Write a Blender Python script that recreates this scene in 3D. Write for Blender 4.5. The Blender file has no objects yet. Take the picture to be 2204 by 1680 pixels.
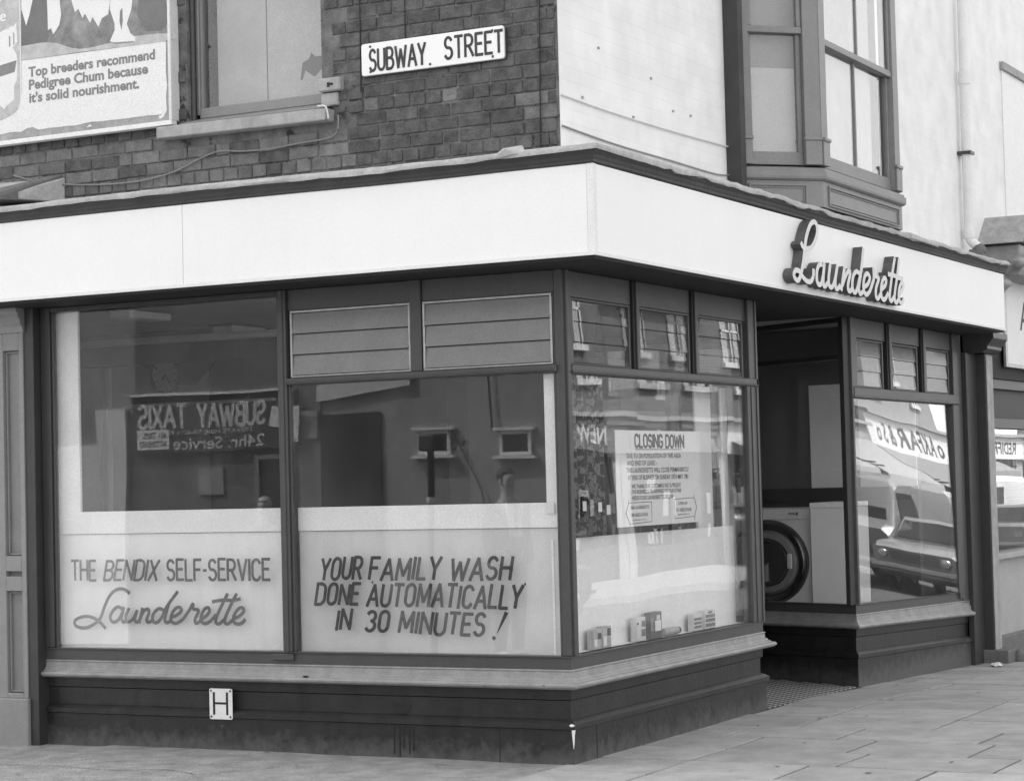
import bpy, bmesh, math, random
from mathutils import Vector, Matrix, noise
random.seed(7)
R_ = math.radians
sc = bpy.context.scene
COL = sc.collection

# ------------------------------------------------------------------ camera
F_PX, W_PX = 4647.65, 2204.0
yaw, pit, rol = 0.487456, 0.0420765, -0.0255497
fw = Vector((-math.sin(yaw) * math.cos(pit), math.cos(yaw) * math.cos(pit), math.sin(pit)))
rt = Vector((math.cos(yaw), math.sin(yaw), 0.0))
up = rt.cross(fw)
rt2 = rt * math.cos(rol) + up * math.sin(rol)
up2 = rt2.cross(fw)
cam_d = bpy.data.cameras.new('camera')
cam = bpy.data.objects.new('camera', cam_d)
COL.objects.link(cam)
cam.matrix_world = Matrix(((rt2.x, up2.x, -fw.x, 5.80754), (rt2.y, up2.y, -fw.y, -11.61545), (rt2.z, up2.z, -fw.z, 1.69283), (0, 0, 0, 1)))
cam_d.sensor_width = 36.0
cam_d.lens = F_PX / W_PX * 36.0
cam_d.clip_end = 600
sc.camera = cam

# ------------------------------------------------------------------ light: sun behind the building, the shopfront in open shade
SUN_EL, SUN_AZ = R_(50), Vector((-0.88, 0.47, 0)).normalized()
sun_dir = Vector((SUN_AZ.x * math.cos(SUN_EL), SUN_AZ.y * math.cos(SUN_EL), math.sin(SUN_EL)))
world = bpy.data.worlds.new('World')
sc.world = world
world.use_nodes = True
nt = world.node_tree
bg = nt.nodes['Background']
sky = nt.nodes.new('ShaderNodeTexSky')
sky.sky_type = 'NISHITA'
sky.sun_disc = False
sky.sun_elevation = SUN_EL
sky.sun_rotation = math.atan2(sun_dir.x, sun_dir.y)
sky.air_density = 1.2
sky.dust_density = 3.0
bw = nt.nodes.new('ShaderNodeRGBToBW')          # black and white film
nt.links.new(sky.outputs[0], bw.inputs[0])
nt.links.new(bw.outputs[0], bg.inputs[0])
bg.inputs[1].default_value = 0.15
sl = bpy.data.lights.new('sun', 'SUN')
sl.energy = 2.2
sl.angle = R_(0.6)
so = bpy.data.objects.new('sun', sl)
so.rotation_euler = sun_dir.to_track_quat('Z', 'Y').to_euler()
so.location = (-20, 12, 30)
COL.objects.link(so)
sc.view_settings.view_transform = 'Standard'
sc.view_settings.look = 'None'
sc.view_settings.gamma = 1
sc.view_settings.use_curve_mapping = False
sc.view_settings.exposure = 2.15
sc.render.engine = 'CYCLES'
sc.cycles.use_denoising = True
sc.cycles.max_bounces = 8
sc.cycles.transparent_max_bounces = 24

# ------------------------------------------------------------------ materials (all grey: the photograph is black and white)
def mat(name, v, rough=0.7, var=0.12, scale=6.0, bump=0.0, bscale=60.0, spec=0.3, streak=0.0, wear=None, rnd=0.0, coat=0.0, metal=0.0, vstretch=1.0, splash=0.0, mott=0.11):
    m = bpy.data.materials.new(name)
    m.use_nodes = True
    t = m.node_tree
    L = t.links
    b = t.nodes['Principled BSDF']
    b.inputs['Roughness'].default_value = rough
    b.inputs['Specular IOR Level'].default_value = spec
    b.inputs['Metallic'].default_value = metal
    b.inputs['Coat Weight'].default_value = coat
    geo = t.nodes.new('ShaderNodeNewGeometry')
    mp = t.nodes.new('ShaderNodeMapping')
    mp.inputs['Scale'].default_value = (1, 1, vstretch)
    L.new(geo.outputs['Position'], mp.inputs[0])
    n1 = t.nodes.new('ShaderNodeTexNoise')
    n1.inputs['Scale'].default_value = scale
    n1.inputs['Detail'].default_value = 8
    n1.inputs['Roughness'].default_value = 0.65
    L.new(mp.outputs[0], n1.inputs['Vector'])
    r1 = t.nodes.new('ShaderNodeMapRange')
    r1.inputs[1].default_value = 0.3
    r1.inputs[2].default_value = 0.7
    r1.inputs[3].default_value = v * (1 - var)
    r1.inputs[4].default_value = v * (1 + var)
    L.new(n1.outputs['Fac'], r1.inputs[0])
    n0 = t.nodes.new('ShaderNodeTexNoise')      # fine mottle of a real surface
    n0.inputs['Scale'].default_value = 120
    n0.inputs['Detail'].default_value = 2
    L.new(geo.outputs['Position'], n0.inputs['Vector'])
    r0 = t.nodes.new('ShaderNodeMapRange')
    r0.inputs[1].default_value = 0.3; r0.inputs[2].default_value = 0.7
    r0.inputs[3].default_value = 1 - mott; r0.inputs[4].default_value = 1 + mott
    L.new(n0.outputs['Fac'], r0.inputs[0])
    m0 = t.nodes.new('ShaderNodeMath'); m0.operation = 'MULTIPLY'
    L.new(r1.outputs[0], m0.inputs[0]); L.new(r0.outputs[0], m0.inputs[1])
    out = m0.outputs[0]
    if rnd:
        oi = t.nodes.new('ShaderNodeObjectInfo')
        r2 = t.nodes.new('ShaderNodeMapRange')
        r2.inputs[3].default_value = 1 - rnd
        r2.inputs[4].default_value = 1 + rnd
        L.new(oi.outputs['Random'], r2.inputs[0])
        mu = t.nodes.new('ShaderNodeMath'); mu.operation = 'MULTIPLY'
        L.new(out, mu.inputs[0]); L.new(r2.outputs[0], mu.inputs[1])
        out = mu.outputs[0]
    if wear:                                   # (value, threshold, scale): patches of another tone with their own outline
        n2 = t.nodes.new('ShaderNodeTexNoise')
        n2.inputs['Scale'].default_value = wear[2]
        n2.inputs['Detail'].default_value = 10
        n2.inputs['Roughness'].default_value = 0.7
        L.new(geo.outputs['Position'], n2.inputs['Vector'])
        r3 = t.nodes.new('ShaderNodeMapRange')
        r3.inputs[1].default_value = wear[1]
        r3.inputs[2].default_value = wear[1] + 0.05
        L.new(n2.outputs['Fac'], r3.inputs[0])
        mx = t.nodes.new('ShaderNodeMix')
        L.new(r3.outputs[0], mx.inputs[0]); L.new(out, mx.inputs[2]); mx.inputs[3].default_value = wear[0]
        out = mx.outputs[0]
    if streak:                                 # dirt runs down the surface
        mp2 = t.nodes.new('ShaderNodeMapping')
        mp2.inputs['Scale'].default_value = (9, 9, 0.7)
        L.new(geo.outputs['Position'], mp2.inputs[0])
        n4 = t.nodes.new('ShaderNodeTexNoise')
        n4.inputs['Scale'].default_value = 1.3
        n4.inputs['Detail'].default_value = 5
        L.new(mp2.outputs[0], n4.inputs['Vector'])
        r4 = t.nodes.new('ShaderNodeMapRange')
        r4.inputs[1].default_value = 0.45; r4.inputs[2].default_value = 0.75
        r4.inputs[3].default_value = 1.0; r4.inputs[4].default_value = 1.0 - streak
        L.new(n4.outputs['Fac'], r4.inputs[0])
        mu = t.nodes.new('ShaderNodeMath'); mu.operation = 'MULTIPLY'
        L.new(out, mu.inputs[0]); L.new(r4.outputs[0], mu.inputs[1])
        out = mu.outputs[0]
    if splash:                                 # dried mud thrown up from the pavement, ragged at its top
        sp = t.nodes.new('ShaderNodeSeparateXYZ'); L.new(geo.outputs['Position'], sp.inputs[0])
        n6 = t.nodes.new('ShaderNodeTexNoise'); n6.inputs['Scale'].default_value = 11; n6.inputs['Detail'].default_value = 9; n6.inputs['Roughness'].default_value = 0.7
        L.new(geo.outputs['Position'], n6.inputs['Vector'])
        a6 = t.nodes.new('ShaderNodeMath'); a6.operation = 'MULTIPLY_ADD'; L.new(n6.outputs['Fac'], a6.inputs[0]); a6.inputs[1].default_value = 0.36; L.new(sp.outputs[2], a6.inputs[2])
        r6 = t.nodes.new('ShaderNodeMapRange'); r6.inputs[1].default_value = 0.16; r6.inputs[2].default_value = 0.30; r6.inputs[3].default_value = 0.75; r6.inputs[4].default_value = 0.0
        L.new(a6.outputs[0], r6.inputs[0])
        m6 = t.nodes.new('ShaderNodeMix'); L.new(r6.outputs[0], m6.inputs[0]); L.new(out, m6.inputs[2]); m6.inputs[3].default_value = splash
        out = m6.outputs[0]
    L.new(out, b.inputs['Base Color'])
    if bump:
        n3 = t.nodes.new('ShaderNodeTexNoise')
        n3.inputs['Scale'].default_value = bscale
        n3.inputs['Detail'].default_value = 6
        L.new(geo.outputs['Position'], n3.inputs['Vector'])
        bp = t.nodes.new('ShaderNodeBump')
        bp.inputs['Strength'].default_value = bump
        bp.inputs['Distance'].default_value = 0.01
        L.new(n3.outputs['Fac'], bp.inputs['Height'])
        L.new(bp.outputs[0], b.inputs['Normal'])
    return m

def glass_mat(name, tint=0.93, dirt=0.03):
    """a clear pane: mirror reflection by angle (the same from either side), the rest passes straight through"""
    m = bpy.data.materials.new(name)
    m.use_nodes = True
    t = m.node_tree; L = t.links
    t.nodes.remove(t.nodes['Principled BSDF'])
    out = t.nodes['Material Output']
    geo = t.nodes.new('ShaderNodeNewGeometry')
    dt = t.nodes.new('ShaderNodeVectorMath'); dt.operation = 'DOT_PRODUCT'
    L.new(geo.outputs['Normal'], dt.inputs[0]); L.new(geo.outputs['Incoming'], dt.inputs[1])
    def mth(op, a, b=None):
        n = t.nodes.new('ShaderNodeMath'); n.operation = op
        for i, x in enumerate((a, b)):
            if x is None: continue
            if isinstance(x, (int, float)): n.inputs[i].default_value = x
            else: L.new(x, n.inputs[i])
        return n.outputs[0]
    c = mth('ABSOLUTE', dt.outputs['Value'])
    f = mth('POWER', mth('SUBTRACT', 1.0, c), 5.0)
    f = mth('ADD', mth('MULTIPLY', f, 0.955), 0.045)
    tr = t.nodes.new('ShaderNodeBsdfTransparent'); tr.inputs[0].default_value = (tint,) * 3 + (1,)
    gl = t.nodes.new('ShaderNodeBsdfGlossy'); gl.inputs['Roughness'].default_value = 0.0
    df = t.nodes.new('ShaderNodeBsdfDiffuse'); df.inputs[0].default_value = (0.5, 0.5, 0.5, 1)
    m0 = t.nodes.new('ShaderNodeMixShader'); L.new(tr.outputs[0], m0.inputs[1]); L.new(df.outputs[0], m0.inputs[2])
    ns = t.nodes.new('ShaderNodeTexNoise'); ns.inputs['Scale'].default_value = 3.0; ns.inputs['Detail'].default_value = 8
    L.new(geo.outputs['Position'], ns.inputs['Vector'])
    L.new(mth('MULTIPLY', mth('SUBTRACT', ns.outputs['Fac'], 0.2), dirt * 2), m0.inputs[0])
    mx = t.nodes.new('ShaderNodeMixShader')
    L.new(f, mx.inputs[0]); L.new(m0.outputs[0], mx.inputs[1]); L.new(gl.outputs[0], mx.inputs[2])
    L.new(mx.outputs[0], out.inputs[0])
    return m

def brickwall_mat(name, v, mortar, painted=False):
    m = bpy.data.materials.new(name)
    m.use_nodes = True
    t = m.node_tree; L = t.links
    b = t.nodes['Principled BSDF']
    b.inputs['Roughness'].default_value = 0.75
    geo = t.nodes.new('ShaderNodeNewGeometry')
    sp = t.nodes.new('ShaderNodeSeparateXYZ'); L.new(geo.outputs['Position'], sp.inputs[0])
    ad = t.nodes.new('ShaderNodeMath'); L.new(sp.outputs[0], ad.inputs[0]); L.new(sp.outputs[1], ad.inputs[1])
    cb = t.nodes.new('ShaderNodeCombineXYZ'); L.new(ad.outputs[0], cb.inputs[0]); L.new(sp.outputs[2], cb.inputs[1])
    br = t.nodes.new('ShaderNodeTexBrick')
    L.new(cb.outputs[0], br.inputs['Vector'])
    br.inputs['Scale'].default_value = 1.0
    br.inputs['Brick Width'].default_value = 0.23
    br.inputs['Row Height'].default_value = 0.086
    br.inputs['Mortar Size'].default_value = 0.006
    br.inputs['Mortar Smooth'].default_value = 0.6
    br.inputs['Color1'].default_value = (v * (0.985 if painted else 0.9),) * 3 + (1,)
    br.inputs['Color2'].default_value = (v * 1.1 if not painted else v,) * 3 + (1,)
    br.inputs['Mortar'].default_value = (mortar,) * 3 + (1,)
    no = t.nodes.new('ShaderNodeTexNoise'); no.inputs['Scale'].default_value = 3.5; no.inputs['Detail'].default_value = 9
    L.new(geo.outputs['Position'], no.inputs['Vector'])
    mr = t.nodes.new('ShaderNodeMapRange'); mr.inputs[1].default_value = 0.3; mr.inputs[2].default_value = 0.7
    mr.inputs[3].default_value = 0.88 if painted else 0.8; mr.inputs[4].default_value = 1.03 if painted else 1.2
    L.new(no.outputs['Fac'], mr.inputs[0])
    mu = t.nodes.new('ShaderNodeVectorMath'); mu.operation = 'SCALE'
    L.new(br.outputs['Color'], mu.inputs[0]); L.new(mr.outputs[0], mu.inputs[3])
    L.new(mu.outputs[0], b.inputs['Base Color'])
    bp = t.nodes.new('ShaderNodeBump'); bp.inputs['Strength'].default_value = 0.22 if painted else 0.6; bp.inputs['Distance'].default_value = 0.003
    iv = t.nodes.new('ShaderNodeMath'); iv.operation = 'SUBTRACT'; iv.inputs[0].default_value = 1.0; L.new(br.outputs['Fac'], iv.inputs[1])
    a2 = t.nodes.new('ShaderNodeMath'); L.new(iv.outputs[0], a2.inputs[0])
    n5 = t.nodes.new('ShaderNodeTexNoise'); n5.inputs['Scale'].default_value = 22; n5.inputs['Detail'].default_value = 5; L.new(geo.outputs['Position'], n5.inputs['Vector'])
    L.new(n5.outputs['Fac'], a2.inputs[1])
    L.new(a2.outputs[0], bp.inputs['Height']); L.new(bp.outputs[0], b.inputs['Normal'])
    return m

M = dict(
    fascia=mat('white_laminate', 0.82, 0.45, 0.025, 1.3, 0.03, 90, 0.35, streak=0.015, mott=0.035),
    trim_white=mat('white_trim', 0.74, 0.5, 0.04, 8),
    paint=mat('grey_green_paint', 0.066, 0.42, 0.10, 9, 0.12, 45, 0.4, wear=(0.15, 0.70, 22)),
    paint_dark=mat('dark_gloss_paint', 0.042, 0.4, 0.15, 7, 0.15, 40, 0.4, wear=(0.09, 0.70, 18)),
    paint_riser=mat('riser_paint', 0.022, 0.42, 0.30, 5, 0.3, 35, 0.4, wear=(0.075, 0.65, 17), streak=0.4, splash=0.11),
    cill=mat('worn_cill_paint', 0.27, 0.5, 0.20, 9, 0.4, 60, 0.35, wear=(0.15, 0.64, 12)),
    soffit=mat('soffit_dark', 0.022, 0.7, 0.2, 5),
    cornice=mat('cornice_paint', 0.048, 0.6, 0.2, 7, 0.3, 30, wear=(0.14, 0.68, 12)),
    lead=mat('weathered_lead', 0.42, 0.7, 0.22, 9, 0.7, 40, wear=(0.20, 0.66, 12)),
    brick=mat('sooty_brick', 0.10, 0.85, 0.45, 11, 1.0, 55, 0.15, rnd=0.16, wear=(0.22, 0.655, 13)),
    brick_pale=mat('washed_brick', 0.165, 0.85, 0.28, 13, 1.0, 55, 0.15, rnd=0.18, wear=(0.09, 0.65, 9)),
    mortar=mat('mortar', 0.15, 0.95, 0.45, 9, 0.6, 90, 0.1, wear=(0.05, 0.56, 8)),
    mortar_dark=mat('dark_mortar', 0.07, 0.95, 0.3, 9, 0.6, 90, 0.1),
    whitewall=brickwall_mat('painted_brick', 0.82, 0.80, True),
    brickplain=brickwall_mat('brick_courses', 0.13, 0.09),
    brickfar=brickwall_mat('far_brick', 0.13, 0.10),
    stone=mat('sill_stone', 0.36, 0.8, 0.18, 10, 0.4, 60, streak=0.2),
    trimgrey=mat('grey_trim_paint', 0.25, 0.5, 0.08, 8, 0.1, 50, 0.3, wear=(0.15, 0.72, 20)),
    bay=mat('bay_paint', 0.23, 0.5, 0.08, 8, 0.1, 50, 0.3, wear=(0.11, 0.72, 20)),
    blind=mat('grey_blind', 0.42, 0.8, 0.05, 5),
    blind_dim=mat('grey_board_blind', 0.36, 0.8, 0.10, 4, wear=(0.25, 0.72, 9)),
    glass=glass_mat('window_glass', 0.985, 0.015),
    glass_dirty=glass_mat('dusty_window_glass', 0.98, 0.03),
    frosted=mat('frosted_glass', 0.20, 0.25, 0.10, 5, 0.05, 200, 0.5),
    frosted_dark=mat('dark_frosted_glass', 0.13, 0.2, 0.10, 5, 0.05, 200, 0.5),
    board_l=mat('window_board', 0.84, 0.5, 0.05, 3, streak=0.05),
    white=mat('white_paint', 0.82, 0.5, 0.04, 5),
    offwhite=mat('off_white_board', 0.66, 0.5, 0.06, 4, streak=0.06),
    paper=mat('paper', 0.72, 0.8, 0.03, 12),
    greysheet=mat('picture_grey', 0.24, 0.6, 0.45, 7),
    greylight=mat('picture_light_grey', 0.45, 0.6, 0.2, 14),
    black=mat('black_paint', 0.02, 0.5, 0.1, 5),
    ink=mat('printed_ink', 0.10, 0.7, 0.1, 30),
    ink_grey=mat('grey_ink', 0.22, 0.7, 0.1, 30),
    paint_letter=mat('signwriting_paint', 0.045, 0.55, 0.5, 25),
    letter_faded=mat('faded_signwriting', 0.13, 0.6, 0.4, 9, wear=(0.26, 0.66, 16)),
    letter_face=mat('letter_face', 0.62, 0.45, 0.06, 12),
    letter_side=mat('letter_return', 0.10, 0.5, 0.3, 14),
    steel=mat('galvanised_metal', 0.42, 0.4, 0.2, 14, metal=0.6),
    darkmetal=mat('dark_metal', 0.06, 0.4, 0.2, 14),
    doorgrey=mat('door_grey', 0.17, 0.4, 0.1, 6),
    ringmetal=mat('ring_metal', 0.13, 0.25, 0.1, 5, metal=1.0),
    cement=mat('dirty_cement', 0.17, 0.95, 0.4, 18, 0.7, 70, 0.1, wear=(0.06, 0.55, 14)),
    chrome=mat('chrome', 0.5, 0.28, 0.05, 5, metal=1.0),
    rubber=mat('rubber', 0.025, 0.7, 0.1, 10),
    concrete=mat('footway_concrete', 0.28, 0.9, 0.30, 5, 0.9, 60, 0.15, wear=(0.19, 0.63, 4)),
    slab=mat('paving_stone', 0.33, 0.88, 0.20, 3.2, 0.6, 70, 0.15, rnd=0.12, wear=(0.22, 0.66, 5)),
    joint=mat('paving_joint', 0.07, 0.95, 0.2, 10),
    asphalt=mat('asphalt', 0.12, 0.9, 0.15, 20, 0.5, 90, 0.15),
    tile_l=mat('pale_tile', 0.42, 0.6, 0.2, 14),
    tile_d=mat('black_tile', 0.05, 0.6, 0.2, 14),
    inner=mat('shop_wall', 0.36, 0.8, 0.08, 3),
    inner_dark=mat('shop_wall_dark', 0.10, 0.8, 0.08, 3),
    machine=mat('machine_enamel', 0.62, 0.4, 0.08, 4),
    machine_side=mat('machine_white_side', 0.75, 0.5, 0.04, 4),
    render=mat('grey_render', 0.32, 0.9, 0.12, 4, 0.4, 60),
    render_pale=mat('pale_render', 0.40, 0.9, 0.10, 3, 0.5, 60, wear=(0.36, 0.7, 6)),
    darkrender=mat('dark_render', 0.17, 0.9, 0.12, 4, 0.4, 60),
    skin=mat('skin', 0.5, 0.6, 0.05, 20), hair=mat('hair', 0.04, 0.7, 0.3, 60),
    cloth_d=mat('dark_cloth', 0.04, 0.9, 0.2, 20), cloth_w=mat('white_cloth', 0.7, 0.9, 0.05, 20), cloth_m=mat('mid_cloth', 0.2, 0.9, 0.15, 20),
    canvas=mat('awning_canvas', 0.36, 0.9, 0.08, 4), canvas2=mat('awning_canvas_grey', 0.26, 0.9, 0.08, 4),
    car_grey=mat('car_paint_grey', 0.34, 0.25, 0.04, 2, coat=0.6), car_mid=mat('car_paint_mid', 0.22, 0.25, 0.04, 2, coat=0.6), car_dark=mat('car_paint_dark', 0.08, 0.25, 0.04, 2, coat=0.6),
    car_light=mat('car_paint_white', 0.72, 0.3, 0.03, 2, coat=0.5), carglass=mat('car_glass', 0.03, 0.05, 0.0, 2, spec=0.8),
    slate=mat('slate', 0.14, 0.8, 0.2, 12, 0.4, 40),
)
# patterned curtain
def curtain_mat():
    m = bpy.data.materials.new('leafy_curtain'); m.use_nodes = True
    t = m.node_tree; L = t.links; b = t.nodes['Principled BSDF']; b.inputs['Roughness'].default_value = 0.9
    geo = t.nodes.new('ShaderNodeNewGeometry')
    v = t.nodes.new('ShaderNodeTexNoise'); v.inputs['Scale'].default_value = 16; v.inputs['Detail'].default_value = 4; v.inputs['Distortion'].default_value = 1.5
    n = t.nodes.new('ShaderNodeTexNoise'); n.inputs['Scale'].default_value = 26; n.inputs['Detail'].default_value = 6
    L.new(geo.outputs['Position'], v.inputs['Vector']); L.new(geo.outputs['Position'], n.inputs['Vector'])
    a = t.nodes.new('ShaderNodeMath'); L.new(v.outputs['Fac'], a.inputs[0]); L.new(n.outputs['Fac'], a.inputs[1])
    r = t.nodes.new('ShaderNodeMapRange'); r.inputs[1].default_value = 0.98; r.inputs[2].default_value = 1.06; r.inputs[3].default_value = 0.03; r.inputs[4].default_value = 0.17
    L.new(a.outputs[0], r.inputs[0]); L.new(r.outputs[0], b.inputs['Base Color'])
    return m
M['curtain'] = curtain_mat()
for k_ in ('slab', 'concrete', 'brick', 'brick_pale', 'stone'): pass

# ------------------------------------------------------------------ mesh helpers
class MB:
    def __init__(s): s.v = []; s.f = []; s.m = []
    def add(s, vs, fs, mi=0):
        o = len(s.v); s.v += [tuple(p) for p in vs]
        for f in fs: s.f.append(tuple(o + i for i in f)); s.m.append(mi)
        return s
    def box(s, x0, x1, y0, y1, z0, z1, mi=0):
        if x0 > x1: x0, x1 = x1, x0
        if y0 > y1: y0, y1 = y1, y0
        if z0 > z1: z0, z1 = z1, z0
        return s.add([(x0, y0, z0), (x1, y0, z0), (x1, y1, z0), (x0, y1, z0), (x0, y0, z1), (x1, y0, z1), (x1, y1, z1), (x0, y1, z1)],
                     [(0, 3, 2, 1), (4, 5, 6, 7), (0, 1, 5, 4), (1, 2, 6, 5), (2, 3, 7, 6), (3, 0, 4, 7)], mi)
    def hexa(s, p, mi=0):
        """p: 4 bottom corners then 4 top corners, both counter-clockwise from above"""
        return s.add(p, [(0, 3, 2, 1), (4, 5, 6, 7), (0, 1, 5, 4), (1, 2, 6, 5), (2, 3, 7, 6), (3, 0, 4, 7)], mi)
    def prism(s, poly, axis, a, b, mi=0):
        """poly: 2D points (counter-clockwise seen from +axis); axis x: (y,z), y: (x,z), z: (x,y)"""
        n = len(poly)
        def P(q, h):
            return {'x': (h, q[0], q[1]), 'y': (q[0], h, q[1]), 'z': (q[0], q[1], h)}[axis]
        s.add([P(q, a) for q in poly] + [P(q, b) for q in poly],
              [tuple(range(n))[::-1], tuple(range(n, 2 * n))] + [(i, (i + 1) % n, n + (i + 1) % n, n + i) for i in range(n)], mi)
        return s
    def tube(s, pts, r, n=8, mi=0, caps=True):
        pts = [Vector(p) for p in pts]; rings = []
        base = len(s.v)
        ref = Vector((0, 0, 1))
        for i, p in enumerate(pts):
            d = (pts[min(i + 1, len(pts) - 1)] - pts[max(i - 1, 0)]).normalized()
            rr = ref if abs(d.dot(ref)) < 0.95 else Vector((1, 0, 0))
            a = d.cross(rr).normalized(); b = a.cross(d)
            rad = r[i] if isinstance(r, (list, tuple)) else r
            s.v += [tuple(p + (a * math.cos(2 * math.pi * k / n) + b * math.sin(2 * math.pi * k / n)) * rad) for k in range(n)]
        for i in range(len(pts) - 1):
            for k in range(n):
                s.f.append((base + i * n + k, base + i * n + (k + 1) % n, base + (i + 1) * n + (k + 1) % n, base + (i + 1) * n + k)); s.m.append(mi)
        if caps:
            s.f.append(tuple(base + k for k in range(n))[::-1]); s.m.append(mi)
            e = base + (len(pts) - 1) * n
            s.f.append(tuple(e + k for k in range(n))); s.m.append(mi)
        return s
    def lathe(s, prof, c, axis, n=32, mi=0):
        """prof: (radius, offset along axis) closed at ends by its radius 0 points or caps"""
        base = len(s.v)
        ax = {'x': (Vector((1, 0, 0)), Vector((0, 1, 0)), Vector((0, 0, 1))), 'y': (Vector((0, 1, 0)), Vector((0, 0, 1)), Vector((1, 0, 0))), 'z': (Vector((0, 0, 1)), Vector((1, 0, 0)), Vector((0, 1, 0)))}[axis]
        c = Vector(c)
        for r, h in prof:
            s.v += [tuple(c + ax[0] * h + (ax[1] * math.cos(2 * math.pi * k / n) + ax[2] * math.sin(2 * math.pi * k / n)) * max(r, 1e-4)) for k in range(n)]
        for i in range(len(prof) - 1):
            for k in range(n):
                s.f.append((base + i * n + k, base + i * n + (k + 1) % n, base + (i + 1) * n + (k + 1) % n, base + (i + 1) * n + k)); s.m.append(mi)
        return s
    def sphere(s, c, rx, ry, rz, n=12, mi=0):
        prof = [(math.sin(math.pi * i / n), -math.cos(math.pi * i / n)) for i in range(n + 1)]
        b = len(s.v)
        s.lathe(prof, (0, 0, 0), 'z', n * 2, mi)
        for i in range(b, len(s.v)):
            v = s.v[i]; s.v[i] = (c[0] + v[0] * rx, c[1] + v[1] * ry, c[2] + v[2] * rz)
        return s

def offset_path(path, o):
    """path of (x, y) with the street on its right-hand side; o > 0 moves towards the street"""
    n = len(path); out = []
    for i in range(n):
        p = Vector(path[i])
        ns = []
        if i > 0:
            d = (Vector(path[i]) - Vector(path[i - 1])).normalized(); ns.append(Vector((d.y, -d.x)))
        if i < n - 1:
            d = (Vector(path[i + 1]) - Vector(path[i])).normalized(); ns.append(Vector((d.y, -d.x)))
        if len(ns) == 1: out.append(p + ns[0] * o)
        else:
            b = (ns[0] + ns[1]).normalized(); out.append(p + b * (o / max(0.3, b.dot(ns[0]))))
    return out

def sweep(mb, prof, path, zf=None, jit=None, mi=0, sub=1):
    """prof: closed list of (out, z) anticlockwise; path: (x, y)"""
    pp = [path[0]]
    for a, b in zip(path[:-1], path[1:]):
        for k in range(1, sub + 1): pp.append((a[0] + (b[0] - a[0]) * k / sub, a[1] + (b[1] - a[1]) * k / sub))
    cols = [offset_path(pp, o) for o, z in prof]
    base = len(mb.v); n = len(prof); m = len(pp)
    for i in range(m):
        for j, (o, z) in enumerate(prof):
            q = cols[j][i]; x, y, zz = q.x, q.y, z
            if zf: zz = zf(x, y, z)
            if jit: x, y, zz = jit(x, y, zz, j, i)
            mb.v.append((x, y, zz))
    for i in range(m - 1):
        for j in range(n):
            mb.f.append((base + i * n + j, base + i * n + (j + 1) % n, base + (i + 1) * n + (j + 1) % n, base + (i + 1) * n + j)); mb.m.append(mi)
    mb.f.append(tuple(base + j for j in range(n))[::-1]); mb.m.append(mi)
    mb.f.append(tuple(base + (m - 1) * n + j for j in range(n))); mb.m.append(mi)
    return mb

def wloc(o):
    v = Vector((0, 0, 0))
    while o is not None:
        v = v + o.location; o = o.parent
    return v

def mesh_of(name, mb, mats, shift=Vector((0, 0, 0)), bevel=0.0, smooth=False, seg=1):
    me = bpy.data.meshes.new(name)
    sx, sy, sz = shift
    me.from_pydata([(v[0] - sx, v[1] - sy, v[2] - sz) for v in mb.v], [], mb.f)
    for m_ in (mats if isinstance(mats, (list, tuple)) else [mats]): me.materials.append(m_)
    for p, i in zip(me.polygons, mb.m): p.material_index = i
    b = bmesh.new(); b.from_mesh(me)
    bmesh.ops.recalc_face_normals(b, faces=b.faces)
    if bevel:
        bmesh.ops.bevel(b, geom=[e for e in b.edges if e.calc_face_angle(0) > 0.5], offset=bevel, segments=seg, affect='EDGES', clamp_overlap=True)
    b.to_mesh(me); b.free()
    if smooth:
        for p in me.polygons: p.use_smooth = True
        try: me.set_sharp_from_angle(angle=R_(40))
        except Exception: pass
    return me

def obj(name, mb, mats, parent=None, bevel=0.0, smooth=False, kind=None, label=None, local=False, seg=1):
    sh = Vector((0, 0, 0)) if (parent is None or local) else wloc(parent)
    me = mesh_of(name, mb, mats, sh, bevel, smooth, seg)
    o = bpy.data.objects.new(name, me); COL.objects.link(o)
    if parent is not None: o.parent = parent
    if kind: o['kind'] = kind
    if label: o['label'] = label
    return o

def thing(name, label, cat, loc=(0, 0, 0), group=None, rotz=0.0):
    o = bpy.data.objects.new(name, None); COL.objects.link(o)
    o.location = loc; o.rotation_euler = (0, 0, rotz)
    o.empty_display_size = 0.2
    o['label'] = label; o['category'] = cat
    if group: o['group'] = group
    return o

def pieces(name, mb, m, parent, bevel=0.0, first=None):
    """every box of the mesh becomes a part of its own (or a sub-part of the first one)"""
    out = []
    vs = 8
    for i in range(0, len(mb.v), vs):
        q = MB(); q.add(mb.v[i:i + vs], [(0, 3, 2, 1), (4, 5, 6, 7), (0, 1, 5, 4), (1, 2, 6, 5), (2, 3, 7, 6), (3, 0, 4, 7)])
        p = parent if (first is None or not out) else out[0]
        out.append(obj(name if (first is None or not out) else first, q, m, p, bevel=bevel))
    return out[0]

def tag(o, label, cat, group=None):
    o['label'] = label; o['category'] = cat
    if group: o['group'] = group
    return o

def obj_at(name, mb, mats, loc, label=None, cat=None, **k):
    """a top-level mesh whose origin sits at loc, verts given in world space"""
    sh = Vector(loc)
    me = mesh_of(name, mb, mats, sh, k.get('bevel', 0.0), k.get('smooth', False))
    o = bpy.data.objects.new(name, me); COL.objects.link(o); o.location = loc
    if label: tag(o, label, cat, k.get('group'))
    return o

def copy_tree(o, parent=None):
    c = o.copy(); COL.objects.link(c)
    if parent is not None: c.parent = parent
    for ch in list(o.children): copy_tree(ch, c)
    return c

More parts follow.
